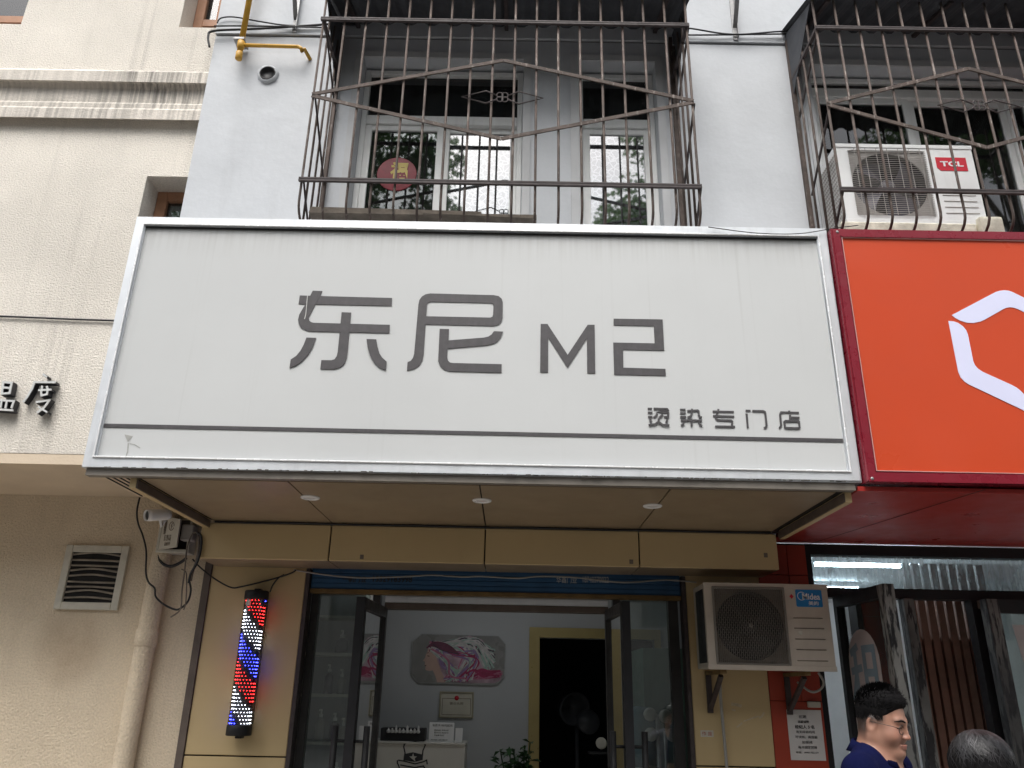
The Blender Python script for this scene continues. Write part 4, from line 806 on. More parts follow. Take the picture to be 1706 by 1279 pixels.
# ---------------------------------------------------------------- cages over the windows
def cage(label, X0, X1, nb, ornc, full=True):
    Y0 = -1.2; zlo, zhi, ztp = 4.256, 5.41, 5.62
    cg = thing('window_cage', label, 'window cage', ((X0+X1)/2, GY, 4.0), 'iron cages over the upper windows')
    for i in range(nb):
        x = X0+(X1-X0)*i/(nb-1); w = .0075
        pts = [(x, Y0, 5.64), (x, Y0, 4.13)]+[(x, Y0+.10-.10*math.cos(R(a)), 4.13-.09*math.sin(R(a))) for a in (20, 40, 60, 80)]+[(x, Y0+.2, 4.035)]
        MB().tube(pts, w, 6).build('bar', 'rust_iron', cg)
    for x in (X0, X1):
        for y in (-1.085, -.97, -.855):
            MB().tube([(x, y, 5.6), (x, y, 4.04)], .0075, 6).build('side_bar', 'rust_iron', cg)
        MB().box((x-.012, GY-.03, 4.0), (x+.012, GY-.003, 5.75)).build('wall_post', 'rust_iron', cg)
        zz_ = [(zhi, -1.2), (5.1, -.76), (4.84, -1.2), (4.5, -.8), (zlo, -1.2), (4.05, -.98)]
        for k in (0, 2, 4): MB().tube([(x+.011, zz_[k][1], zz_[k][0]), (x+.011, zz_[k+1][1], zz_[k+1][0])], .0075, 4).build('brace', 'dark_iron', cg)
        for z in (zlo, zhi): MB().box((x-.01, Y0, z-.01), (x+.01, GY-.004, z+.01)).build('side_rail', 'dark_iron', cg) if z == zhi else None
    for z in (zlo, zhi):
        mb = MB(); mb.box((X0-.012, Y0-.026, z-.013), (X1+.012, Y0-.0082, z-.003)); mb.box((X0-.012, Y0-.024, z+.003), (X1+.012, Y0-.0085, z+.012)); mb.box((X0-.012, Y0-.022, z-.0032), (X1+.012, Y0-.0088, z+.0031)); mb.build('rail', 'dark_iron', cg)
    cxm = (X0+X1)/2
    for s in ([(X0-.005, 4.845), (cxm, 5.118)], [(cxm, 5.118), (X1+.005, 4.845)], [(X1+.005, 4.835), (cxm, 4.555)], [(cxm, 4.555), (X0-.005, 4.835)]):
        (xa, za), (xb, zb_) = s; d = Vector((xb-xa, 0, zb_-za)).normalized(); nz = Vector((-d.z, 0, d.x))*.011; o_ = Vector((0, -.008, 0)); A_, B_ = Vector((xa, Y0-.0085, za)), Vector((xb, Y0-.0085, zb_))
        MB().hexa([A_-nz, B_-nz, B_-nz+o_, A_-nz+o_, A_+nz, B_+nz, B_+nz+o_, A_+nz+o_]).build('diamond_bar', 'rust_iron', cg)
    oz = 4.845; ox = ornc
    mb = MB()
    for s in (-1, 1):
        mb.tube([(ox+s*.03, Y0-.014, oz+.012), (ox+s*.095, Y0-.014, oz+.045), (ox+s*.235, Y0-.014, oz), (ox+s*.095, Y0-.014, oz-.045), (ox+s*.03, Y0-.014, oz-.012)], .0045, 6)
    for a_ in (45, 135, 225, 315):
        cx_, cz_ = ox+.021*math.cos(R(a_)), oz+.021*math.sin(R(a_)); mb.tube([(cx_+.018*math.cos(R(t)), Y0-.016, cz_+.018*math.sin(R(t))) for t in range(0, 361, 24)], .0035, 6, False)
    mb.build('ornament', 'dark_iron', cg)
    # corrugated awning above
    aw = thing('awning', label.replace('iron cage', 'corrugated awning sheet above the iron cage') if False else AWL[label], 'awning', (cxm, GY, 5.8), 'corrugated awnings over the upper windows')
    mb = MB(); nx = 60; ya, za, yb, zb2 = GY-.013, 5.84, -1.255, 5.638; xa, xb = X0-.03, X1+.04
    V_ = []
    for j in range(2):
        for s_ in (0, .006):
            V_.append([mb.bm.verts.new((xa+(xb-xa)*i/nx, ya if j == 0 else yb, (za if j == 0 else zb2)+.012*(1 if (i//2) % 2 else -1)+s_)) for i in range(nx+1)])
    for i in range(nx):
        mb.bm.faces.new((V_[0][i], V_[0][i+1], V_[2][i+1], V_[2][i])); mb.bm.faces.new((V_[1][i], V_[3][i], V_[3][i+1], V_[1][i+1]))
    mb.build('sheet', 'awning_sheet', aw)
    for x in (X0-.008, X1+.018):
        mb = MB(); A_ = [(GY-.014, 5.80), (GY-.014, 5.28), (-1.185, 5.64)]
        mb.prism([[(y, z) for y, z in A_]], lambda u, v, d, x=x: Vector((x+d, u, v)), .004); mb.build('side_flap', 'awning_sheet', aw)
    for j in range(3): mb = MB(); x = X0+.1+(X1-X0-.2)*j/2; mb.hexa([(x-.012, ya, za-.045), (x+.012, ya, za-.045), (x+.012, ya, za-.02), (x-.012, ya, za-.02), (x-.012, yb+.05, zb2-.005), (x+.012, yb+.05, zb2-.005), (x+.012, yb+.05, zb2+.02-.005), (x-.012, yb+.05, zb2+.015)]); mb.build('rafter', 'dark_iron', aw)
    return cg
la, lb = 'brown iron window cage in the middle, showing two white framed windows', 'brown iron window cage at the right, holding a white air conditioner'
AWL = {la: 'dark corrugated awning over the middle window cage', lb: 'dark corrugated awning over the cage with the air conditioner'}
cage(la, -1.205, .993, 18, at(837, 166, -1.2).x)
cage(lb, 1.777, 3.49, 14, at(1627, 173, -1.2).x)
mb = MB(); mb.hexa([(-1.17, -1.12, 4.032), (-.2, -1.12, 4.03), (-.2, -.95, 4.03), (-1.17, -.95, 4.03), (-1.16, -1.12, 4.07), (-.21, -1.12, 4.058), (-.21, -.95, 4.058), (-1.16, -.95, 4.07)]); mb.hexa([(-.53, -1.14, 4.0285), (.1, -1.12, 4.02), (.1, -.96, 4.02), (-.53, -.96, 4.0285), (-.53, -1.14, 4.0295), (.1, -1.12, 4.044), (.1, -.96, 4.044), (-.53, -.96, 4.0296)])
bmesh.ops.translate(mb.bm, verts=mb.bm.verts[:], vec=(0, 0, .075)); mb.build('old_plank', 'plank', None, tagd=('weathered grey plank lying in the bottom of the middle window cage', 'plank'))

# ---------------------------------------------------------------- air conditioners
def ac(label, X0, X1, Z0, Z1, Y0, dep, fx0, fx1, fz0, fz1, body, style):
    A = thing('air_conditioner', label, 'air conditioner', ((X0+X1)/2, Y0, Z0))
    mb = MB(); wall(mb, X0, X1, Z0, Z1, Y0, .012, [(fx0, fx1, fz0, fz1)]); mb.box((X0, Y0+.0125, Z0), (X0+.012, Y0+dep, Z1)); mb.box((X1-.012, Y0+.0125, Z0), (X1, Y0+dep, Z1)); mb.box((X0+.012, Y0+.0125, Z1-.012), (X1-.012, Y0+dep, Z1)); mb.box((X0+.012, Y0+.0125, Z0), (X1-.012, Y0+dep, Z0+.012)); mb.box((X0+.012, Y0+dep-.012, Z0+.012), (X1-.012, Y0+dep, Z1-.012))
    mb.build('casing', body, A)
    MB().box((X0-.004, Y0-.004, Z1-.022), (X1+.004, Y0-.0002, Z1+.004), .0015).build('edge_trim', body, A); MB().box((X0-.004, Y0-.004, Z0-.006), (X1+.004, Y0-.0002, Z0+.022), .0015).build('edge_trim', body, A)
    cx, cz = (fx0+fx1)/2, (fz0+fz1)/2; rr_ = min(fx1-fx0, fz1-fz0)*.485
    # shroud plate with a round hole, fan inside
    sq = [(fx0, fz0), (fx1, fz0), (fx1, fz1), (fx0, fz1)]
    MB().prism([sq, arc(cx, cz, rr_, 0, 354, 59)], onY(Y0+.022), .008).build('shroud', 'grille_grey' if style == 'wire' else 'plank', A)
    MB().lathe((cx, Y0+.022, cz), (0, 1, 0), [(rr_, 0), (rr_*.97, .05), (rr_*.97, .13), (0, .13)], 48).build('fan_well', 'fan_black', A)
    fb = MB(); fb.lathe((cx, Y0+.04, cz), (0, -1, 0), [(.045, -.05), (.045, 0), (.03, .012), (0, .014)], 20)
    for k in range(4):
        a0 = k*math.pi/2+.5; G = []
        for s_ in range(5):
            r_ = .04+(rr_*.93-.04)*s_/4; wd = .30+.26*s_/4
            G.append([Vector((cx+r_*math.cos(a0+t), Y0+.07-.03*math.sin(t/wd*1.5), cz+r_*math.sin(a0+t))) for t in (-wd, -wd/2, 0, wd/2, wd)])
        vv = [[fb.bm.verts.new(p) for p in g] for g in G]
        for s_ in range(4):
            for t in range(4): fb.bm.faces.new((vv[s_][t], vv[s_][t+1], vv[s_+1][t+1], vv[s_+1][t])).smooth = True
    fb.build('fan', mat('fan', (.10, .095, .12), .4) if style == 'wire' else 'fan_black', A)
    g = MB()
    if style == 'wire':
        nz = 34
        for i in range(nz): z = fz0+(fz1-fz0)*(i+.5)/nz; g.tube([(fx0-.004, Y0-.004, z), (fx0+.03, Y0-.012, z), (fx1-.03, Y0-.012, z), (fx1+.004, Y0-.004, z)], .0016, 4)
        for i in range(7): x = fx0+(fx1-fx0)*(i+.5)/7; g.tube([(x, Y0-.0135, fz0-.004), (x, Y0-.0135, fz1+.004)], .0019, 4)
    else:
        n1 = 36; wc = (fx1-fx0)/n1; hc = (fz1-fz0)/15
        for i in range(n1+1): x = fx0+wc*i; g.box((x-.0013, Y0-.006, fz0), (x+.0013, Y0-.002, fz1))
        for i in range(n1):
            for j in range(16):
                z = fz0+hc*(j+.5*(i % 2)); 
                if fz0 < z < fz1: g.box((fx0+wc*i+.0013, Y0-.0058, z-.0014), (fx0+wc*(i+1)-.0013, Y0-.0022, z+.0014))
        frame(g, fx0-.012, fx1+.012, fz0-.012, fz1+.012, Y0-.009, Y0-.0005, .0118, .002)
        g.lathe((cx, Y0-.006, cz), (0, -1, 0), [(.012, 0), (.010, .003), (.004, .003)], 16)
    g.build('grille', 'grille_grey' if style == 'wire' else M.setdefault('slot_grille', mat('slot_grille', (.17, .155, .135), .5, .1)), A)
    return A
# upper unit in the cage
AY = -1.05; a0 = at(1393, 240, AY); a1 = at(1616, 244, AY); zb0 = at(1524, 375, AY).z
ux0, ux1, uz0, uz1 = a0.x-.005, a1.x+.002, zb0+.012, a0.z
U = ac('white outdoor air conditioner with wire fan grille standing inside the right window cage', ux0, ux1, uz0, uz1, AY, .27, at(1420, 300, AY).x, at(1548, 300, AY).x, at(1490, 359, AY).z, at(1480, 251, AY).z, 'ac_white', 'wire')
b0, b1 = at(1562, 284, AY), at(1608, 263, AY)
MB().prism([[(b0.x+.02, b0.z), (b1.x, b0.z), (b1.x, b1.z), (b0.x, b1.z), (b0.x, b0.z+.02)]], onY(AY-.0005), .002).build('badge', 'badge_red', U)
text('TCL', b0.x+.022, b1.x-.022, b0.z+.028, b1.z-.028, AY-.0028, 'print_white', U, bold=.03)
mb = MB()
for i in range(5): z = uz0+.07+i*.04; mb.box((b0.x-.0+.01*0, AY-.003, z), (b1.x+.012, AY-.0003, z+.004))
mb.build('louvre', 'grille_grey', U)
mb = MB()
for i in range(16): z = uz0+.04+(uz1-uz0-.1)*i/15; mb.box((ux0-.004, AY+.03, z), (ux0-.0005, AY+.24, z+.006))
for i in range(11): y = AY+.03+.021*i; mb.box((ux0-.006, y, uz0+.04), (ux0-.0042, y+.005, uz1-.05))
mb.build('side_grille', 'grille_grey', U)
M['foam'] = mat('foam', (.66, .63, .53), .9, .25, 14, .4, 40)
fa = at(1405, 372, -1.1).x; fb_ = at(1640, 372, -1.1).x; z_ = uz0-.0005
mb = MB(); mb.box((fa, AY-.02, 4.02), (fb_-.02, AY+.2, z_-.001), .012); mb.box((fb_-.015, AY-.04, 4.02), (fb_+.12, AY+.1, z_+.035), .02, 2)
mb.build('foam_pad', 'foam', None, tagd=('yellowed foam blocks under the air conditioner in the right cage', 'foam block'))
# lower unit beside the barber shop door
LY = -.20; a0 = at(1172, 969, LY); a1 = at(1377, 977, LY); a2 = at(1180, 1112, LY)
lx0, lx1, lz_0, lz_1 = a0.x, a1.x-.0, at(1285, 1115, LY).z, at(1275, 973, LY).z
L_ = ac('aged white outdoor air conditioner with slotted grille on brackets beside the barber door', lx0, lx1, lz_0, lz_1, LY, .28, at(1190, 1000, LY).x, at(1308, 1040, LY).x, at(1250, 1104, LY).z, at(1245, 981, LY).z, 'ac_aged', 'slot')
def lb2(px, py): return at(1120+px*320/1462, 900+py*280/1279, LY)
q0, q1 = lb2(932, 505), lb2(1132, 378); q0.x = lb2(940, 440).x
def rrect(x0, x1, z0, z1, r): return arc(x1-r, z1-r, r, 0, 90, 5)+arc(x0+r, z1-r, r, 90, 180, 5)+arc(x0+r, z0+r, r, 180, 270, 5)+arc(x1-r, z0+r, r, 270, 360, 5)
MB().prism([rrect(q0.x, q1.x, q0.z, q1.z, .008)], onY(LY-.0005), .0015).build('badge', 'badge_blue', L_)
wq, hq = q1.x-q0.x, q1.z-q0.z
text('Midea', q0.x+.25*wq, q0.x+.92*wq, q0.z+.42*hq, q0.z+.78*hq, LY-.0022, 'print_white', L_, bold=.015)
text('美的', q0.x+.46*wq, q0.x+.84*wq, q0.z+.10*hq, q0.z+.34*hq, LY-.0022, 'print_white', L_, bold=.01)
mb = MB(); mb.stroke(arc(q0.x+.22*wq, q0.z+.62*hq, .15*wq, 40, 330, 18), .003, onY(LY-.0022), .001); mb.build('emblem', 'print_white', L_)
q = lb2(907, 427); MB().prism([[(q.x-.012, q.z), (q.x, q.z-.014), (q.x+.012, q.z), (q.x, q.z+.014)]], onY(LY-.0005), .001).build('diamond_sticker', 'badge_red', L_)
mb = MB()
for (ua, va, ub) in ((920, 590, 1143), (928, 668, 1155), (935, 750, 1165), (945, 830, 1172), (952, 914, 1185)):
    a_ = lb2(ua, va); b_ = lb2(ub, va); mb.box((a_.x, LY-.004, a_.z-.003), (b_.x, LY-.0003, a_.z+.002), .0008)
mb.build('louvre', 'plank', L_)
q = lb2(975, 702); MB().box((q.x-.011, LY-.005, q.z-.012), (q.x+.011, LY-.0003, q.z+.012), .003).build('label_plate', 'vent_frame', L_)
mb = MB(); mb.box((lx0-.002, LY+.03, lz_0+.03), (lx0-.0003, LY+.22, lz_1-.03)); mb.build('side_grille', 'fan_black', L_)
for px, s in (((1200, 1128), 'nearer the barber door'), ((1338, 1128), 'on the red pillar')):
    x = at(*px, LY+.1).x; K = thing('wall_bracket', 'rusty steel wall bracket under the air conditioner '+s, 'bracket', (x, WY, lz_0-.3), 'brackets under the wall air conditioner')
    MB().box((x-.018, LY+.02, lz_0-.028), (x+.018, WY-.002, lz_0-.0065), .002).build('arm', 'shutter_rust', K)
    MB().box((x-.016, WY-.022, lz_0-.24), (x+.016, WY-.001, lz_0-.029), .002).build('plate', 'dark_iron', K)
    MB().hexa([(x-.012, WY-.03, lz_0-.22), (x+.012, WY-.03, lz_0-.22), (x+.012, WY-.023, lz_0-.20), (x-.012, WY-.023, lz_0-.20), (x-.012, LY+.07, lz_0-.045), (x+.012, LY+.07, lz_0-.045), (x+.012, LY+.09, lz_0-.03), (x-.012, LY+.09, lz_0-.03)]).build('strut', 'dark_iron', K)
x = at(1200, 1150, WY-.04).x
MB().tube(smooth_pts([(x, WY-.045, lz_0-.07), (x-.002, WY-.045, lz_0-.2), (x+.01, WY-.03, 1.2), (x+.012, WY-.03, .4), (x+.02, WY-.03, .02)], 5), .009, 8).build('drain_hose', 'cable_grey', None, tagd=('pale grey drain hose hanging down the yellow panel under the air conditioner', 'hose'))
q = at(1370, 1115, -.2); MB().tube(smooth_pts([(lx1-.03, 0, lz_0-.007), (lx1-.005, 0, lz_0-.06), (lx1-.03, .01, lz_0-.10), (lx1-.08, .02, lz_0-.11), (lx1-.13, .08, lz_0-.06)], 6), .007, 8).build('pipe_loop', 'cable_grey', None, tagd=('pale insulated pipe looping below the right corner of the wall air conditioner', 'pipe'))
q = at(1178, 1222, WY-.002); text('作 废', q.x-.03, q.x+.03, q.z-.012, q.z+.012, WY-.0005, 'red_wall', tag(MB().box((q.x-.038, WY-.0018, q.z-.018), (q.x+.038, WY-.0004, q.z+.018)).build('paper_scrap', 'vent_frame', None), 'small torn paper scrap with red print on the yellow panel', 'paper scrap'), depth=.0018) 

# notice on the red pillar
n0, n1 = at(1318, 1266, WY-.002), at(1367, 1183, WY-.002)
NT = thing('notice', 'white printed recruitment notice taped to the red pillar', 'notice', ((n0.x+n1.x)/2, WY, n0.z))
MB().box((n0.x, WY-.004, n0.z), (n1.x, WY-.001, n1.z)).build('sheet', 'paper', NT)
wN, hN = n1.x-n0.x, n1.z-n0.z
for i, (s, a_, b_, h_) in enumerate((('招聘', .34, .56, .065), ('高薪诚聘', .30, .62, .055), ('经纪人 5 名', .2, .76, .075), ('有无经验均可', .22, .76, .055), ('可试岗、高底薪', .18, .82, .055), ('加提成', .36, .66, .055), ('每月固定团建', .24, .78, .055), ('电话：18991702179', .16, .80, .042))):
    zc = n1.z-hN*(.14+.101*i); text(s, n0.x+a_*wN, n0.x+b_*wN, zc-h_*hN/2, zc+h_*hN/2, WY-.0041, 'print_black', NT, bold=.02 if i == 2 else 0)
q = at(1357, 1174, WY-.002); MB().box((q.x-.045, WY-.03, q.z-.015), (q.x+.028, WY-.001, q.z+.018), .004).build('switch_box', 'vent_frame', None, tagd=('small cream box on the red pillar above the notice', 'box'))

# ---------------------------------------------------------------- pipes, brackets and wires on the grey wall
GP = thing('gas_pipe', 'yellow gas pipe with a capped end and a side branch on the grey wall', 'pipe', (at(410, 60, GY).x, GY, at(404, 100, GY-.08).z))
yp = GY-.09; a_, b_ = at(420, -60, yp), at(404, 96, yp); xx = (a_.x+b_.x)/2
MB().tube([(xx, yp, b_.z), (xx, yp, 8)], .019, 14).lathe((xx, yp, b_.z-.01), (0, 0, 1), [(0, -.004), (.02, -.002), (.022, .0), (.022, .05), (.02, .055), (.019, .055)], 16).build('riser', 'gas_yellow', GP)
c_ = at(411, 75, yp); d_ = at(500, 77, yp); e_ = at(517, 99, GY)
MB().tube([(xx, yp, c_.z), (d_.x-.02, yp, c_.z-.005)]+[(d_.x-.02+.035*math.sin(R(t)), yp, c_.z-.04+.035*math.cos(R(t))) for t in (10, 30, 50, 70, 90)]+[(d_.x+.02, yp+.03, e_.z+.03), (e_.x, GY, e_.z)], .0125, 12).lathe((xx, yp, c_.z-.03), (0, 0, 1), [(.019, 0), (.024, .004), (.024, .056), (.019, .06)], 16).build('branch', 'gas_yellow', GP)
MB().box((xx-.05, yp-.02, c_.z+.035), (xx+.02, GY-.014, c_.z+.05)).build('clamp', 'galv', GP)
q = at(447, 125, GY); VH = thing('vent_hole', 'round black vent pipe end with a ragged cement ring in the grey wall', 'vent', (q.x, GY, q.z-.06))
mb = MB(); mb.lathe((q.x, GY, q.z), (0, -1, 0), [(.072, 0), (.07, .012), (.058, .02), (.052, .02), (.05, -.02)], 22)
rr = random.Random(2)
for v in mb.bm.verts: v.co += Vector((rr.uniform(-.005, .005), rr.uniform(-.003, .003), rr.uniform(-.005, .005)))
mb.build('cement_ring', 'grey_paint', VH)
MB().lathe((q.x, GY, q.z), (0, -1, 0), [(.0515, -.015), (.0515, .024), (.047, .024), (.046, .003), (0, .002)], 24).build('pipe_end', 'fan_black', VH)
for i_, (px, pt, pb) in enumerate(((490, -40, 53), (1226, -40, 66))):
    p = at(px, pb, GY-.02); K = thing('steel_bracket', ['grey steel angle bracket on the wall right of the yellow gas pipe', 'grey steel angle bracket on the wall between the two window cages'][i_], 'bracket', (p.x, GY, p.z), 'steel brackets high on the grey wall')
    MB().box((p.x-.016, GY-.02, p.z), (p.x+.016, GY-.014, p.z+.6), .001).box((p.x+.012, GY-.045, p.z+.01), (p.x+.016, GY-.0205, p.z+.6)).build('upright', 'galv', K)
    MB().hexa([(p.x-.014, GY-.045, p.z+.12), (p.x+.014, GY-.045, p.z+.12), (p.x+.014, GY-.022, p.z+.10), (p.x-.014, GY-.022, p.z+.10), (p.x-.014, GY-.4, p.z+.62), (p.x+.014, GY-.4, p.z+.62), (p.x+.014, GY-.38, p.z+.6), (p.x-.014, GY-.38, p.z+.6)]).build('strut', 'galv', K)
def wire(pts, Y, r, label, m='cable_black', n=6, name='cable', dy=()):
    P = [at(x, y, Y) for x, y in pts]
    for i, d in enumerate(dy): P[i].y += d
    return MB().tube(smooth_pts(P, n), r, 6).build(name, m, None, tagd=(label, 'cable'))
wire([(349, 78), (347, 60), (357, 51), (420, 48), (520, 42), (545, 40), (600, 40)], GY-.035, .008, 'thick black cable curling off the corner of the grey wall')
wire([(357, 43), (420, 43), (520, 45), (560, 47)], GY-.06, .006, 'straight black cable across the grey wall behind the gas pipe')
wire([(362, 38), (368, 30), (390, 28), (430, 35), (480, 42), (540, 41)], GY-.03, .005, 'thin looped black cable high on the grey wall left of the cage')
wire([(1120, 46), (1150, 47), (1220, 57), (1300, 52), (1330, 52)], GY-.05, .006, 'upper black cable between the two awnings')
wire([(1120, 58), (1180, 58), (1260, 57), (1320, 56)], GY-.03, .006, 'lower black cable between the two awnings')
wire([(-700, 506), (-300, 517), (-20, 526), (60, 529), (130, 532), (195, 534), (230, 535)], BU-.012, .006, 'dark purple cable running across the beige wall to the white sign', n=4)
wire([(1180, 378), (1260, 388), (1330, 389), (1390, 380), (1430, 375)], SY-.03, .0025, 'thin dark wire draped over the sign tops', n=6)
# tangle at the left end of the soffit
cy = -.05
kk = 120/698
def tg(u, v): return (225+u*kk, 820+v*kk)
wire([tg(45, 50), tg(18, 180), tg(30, 300), tg(75, 420), tg(108, 570), tg(105, 770), tg(130, 870), tg(190, 930), tg(200, 1010), tg(270, 1080), tg(370, 1130), tg(430, 1130), tg(510, 1060), tg(540, 950), tg(525, 860)], .07, .006, 'long dark cable looping over the beige pipe')
wire([tg(225, 610), tg(240, 660), tg(290, 705), tg(360, 715), tg(440, 680), tg(500, 635)], .10, .009, 'black cable loop hanging under the grey junction box')
wire([tg(600, 385), tg(560, 400), tg(525, 470), tg(500, 560), tg(480, 760), tg(455, 950), tg(440, 1130), tg(345, 1210)], -.02, .0045, 'thin brown wire hanging from the soffit corner', 'plank')
wire([tg(600, 390), tg(640, 430), tg(635, 560), tg(600, 680), tg(540, 790), tg(520, 880)], -.17, .008, 'bundled dark wires drooping from the soffit corner')
wire([tg(610, 400), tg(620, 500), tg(600, 640), tg(565, 750), tg(540, 860)], -.165, .007, 'second dark wire of the drooping bundle at the soffit corner', 'dark_trim')
wire([tg(450, 745), tg(490, 770), tg(500, 850), tg(492, 1060), tg(470, 1140)], .0, .004, 'thin wire with a bent tip below the junction box', 'plank')
ck = 400/1706
def tk(u, v): return (220+u*ck, 780+v*ck)
wire([tk(430, 645), tk(480, 700), tk(580, 780), tk(700, 845), tk(780, 840), tk(930, 805), tk(1040, 775), tk(1130, 745), tk(1165, 725)], WY-.03, .005, 'black cable sagging from the soffit corner to the barber pole feed')
wire([tk(980, 880), tk(1000, 830), tk(1040, 780), tk(1080, 755)], WY-.035, .005, 'short black lead from the barber pole up to the sagging cable')
wire([tk(1150, 722), tk(1260, 740), tk(1400, 760), tk(1560, 775), tk(1700, 778), (685, 960), (720, 958), (770, 961), (800, 960), (860, 963), (900, 960), (960, 962), (1010, 968), (1050, 970), (1110, 966), (1160, 970)], WY-.012, .005, 'white cable clipped along the blue shutter bar', 'cable_grey')
# junction box and floodlight
q0 = at(262, 925, .15); JX = thing('junction_box', 'open grey junction box with a printed lid hanging on the beige wall', 'junction box', (at(290, 920, .1).x, .1, at(290, 925, .1).z))
zb_, zt_ = at(290, 922, .12).z, at(290, 862, .12).z; xa_, xb_ = at(264, 915, .12).x, at(318, 915, .12).x
mb = MB(); mb.box((xa_, .165, zb_), (xb_, .185, zt_)); mb.box((xa_, .08, zb_), (xb_, .1645, zb_+.022), .003); mb.box((xa_, .08, zb_+.023), (xa_+.015, .1645, zt_)); mb.box((xb_-.015, .08, zb_+.023), (xb_, .1645, zt_)); mb.build('case', 'vent_frame', JX)
MB().box((xa_+.02, .15, zb_+.025), (xb_-.02, .162, zt_-.01)).build('cavity', 'fan_black', JX)
L1, L2 = at(268, 915, .07), at(300, 868, .07)
M['lid_cream'] = mat('lid_cream', (.55, .52, .45), .55)
lx = [at(*tg(225, 555), .07), at(*tg(400, 525), .0), at(*tg(440, 260), .0), at(*tg(285, 230), .07)]
mb = MB(); mb.hexa([lx[0], lx[1], lx[1]+Vector((0, .02, 0)), lx[0]+Vector((0, .02, 0)), lx[3], lx[2], lx[2]+Vector((0, .02, 0)), lx[3]+Vector((0, .02, 0))]); ld = mb.build('lid', 'lid_cream', JX)
def lidf(u, v, d):
    b0_ = lx[0].lerp(lx[1], u); t0_ = lx[3].lerp(lx[2], u); nn_ = (lx[1]-lx[0]).cross(lx[3]-lx[0]).normalized(); p = b0_.lerp(t0_, v); return p+nn_*(d+.0008)
text('小心触电', .12, .26, .45, .95, 0, 'plank', ld, fn=lambda u, v, d: lidf(u, v, d)); text('非工作人员', .22, .62, .24, .44, 0, 'plank', ld, fn=lidf); text('请勿打开', .3, .62, .08, .2, 0, 'plank', ld, fn=lidf)
mb = MB(); mb.stroke(arc(.55, .72, .14, 0, 340, 20), .03, lidf, .0008); mb.stroke([(.58, .82), (.52, .72), (.58, .72), (.53, .62)], .03, lidf, .0012); mb.build('warning_symbol', 'plank', ld)
q = at(*tg(520, 390), .06); MB().box((q.x-.045, .05, q.z-.05), (q.x+.03, .12, q.z+.05), .006).build('meter', 'grille_grey', JX)
fl = [at(*tg(95, 165), -.08), at(*tg(185, 125), -.02), at(*tg(350, 210), -.0), at(*tg(130, 275), -.08)]
FL = thing('security_camera', 'white bullet camera tucked under the left end of the soffit', 'camera', tuple(at(*tg(220, 200), -.05)))
ca, cb = at(*tg(105, 225), -.12), at(*tg(310, 215), -.02)
d_ = (cb-ca).normalized(); MB().lathe(ca, d_, [(.028, .01), (.034, 0), (.036, .03), (.034, .13), (.03, .15), (0, .15)], 20).build('body', 'print_white', FL)
MB().lathe(ca+d_*.012, d_, [(.028, 0), (0, .002)], 18).build('lens', 'fan_black', FL)
MB().tube([cb-d_*.06+Vector((0, 0, .03)), (cb.x-.02, cb.y, ZS-.02), (cb.x, cb.y, ZS+.03)], .01, 8).build('mount', 'print_white', FL)

# ---------------------------------------------------------------- street trees across the road (seen in the upper panes)
def tree(label, x, y, h, r, seed, nl=34000):
    rg = random.Random(seed); T = thing('street_tree', label, 'tree', (x, y, -.14), 'street trees across the road')
    tr = MB(); tr.tube(smooth_pts([(x, y, -.14), (x+.1, y, 2), (x-.05, y+.1, 4.5), (x, y, h*.75)], 4), [.26-.2*i/12 for i in range(13)], 10)
    lfb = MB(); cl = []
    for i in range(26):
        a = rg.uniform(0, 6.28); zz = rg.uniform(h*.38, h*.97); rad = r*math.sqrt(max(.08, 1-((zz-h*.62)/(h*.42))**2))*rg.uniform(.35, 1); c_ = Vector((x+math.cos(a)*rad, y+math.sin(a)*rad, zz)); cl.append((c_, rg.uniform(.6, 1.15)))
        tr.tube(smooth_pts([(x, y, min(h*.7, max(2.5, zz-rad*.9))), ((x+c_.x)/2, (y+c_.y)/2, zz-rad*.25), c_], 3), [.07, .06, .05, .04, .03, .02, .012], 6)
    tr.build('trunk', 'bark', T)
    for i in range(nl):
        c_, cr = rg.choice(cl); v = Vector((rg.gauss(0, 1), rg.gauss(0, 1), rg.gauss(0, .8))); v = v.normalized()*cr*rg.random()**.45; p = c_+v
        d = Vector((rg.gauss(0, 1), rg.gauss(0, 1), rg.gauss(-.3, .6))).normalized(); s_ = d.orthogonal().normalized(); s_ = Matrix.Rotation(rg.uniform(0, 6.28), 3, d) @ s_; l = rg.uniform(.09, .19)
        lfb.quad(p, p+d*l*.5+s_*l*.33, p+d*l, p+d*l*.5-s_*l*.33)
    lfb.build('crown', 'leaf', T, fix=False)
tree('broad street tree left of the gap of sky, across the road', -5.3, -12.5, 16.5, 3.6, 1)
tree('tall street tree right of the gap of sky, across the road', 4.9, -12, 16.5, 3.2, 2)
tree('bushy street tree at the far right across the road', 11.5, -12, 16, 3.6, 3)

# ---------------------------------------------------------------- building across the road (mirrored in the panes, shades the street)
OB = thing('apartment_building', 'plain apartment block across the road behind the street trees', 'building', (0, -26, 0))
mb = MB(); wall(mb, -45, 45, -.14, 15, -26, -.3, [(x, x+1.6, z, z+1.5) for x in range(-43, 43, 4) for z in (4, 7, 10, 12.8)]); mb.build('wall', mat('far_wall', (.30, .28, .26), .9), OB)
MB().box((-45, -32, -.14), (45, -26.6, 14.9)).build('core', 'glass_core', OB)
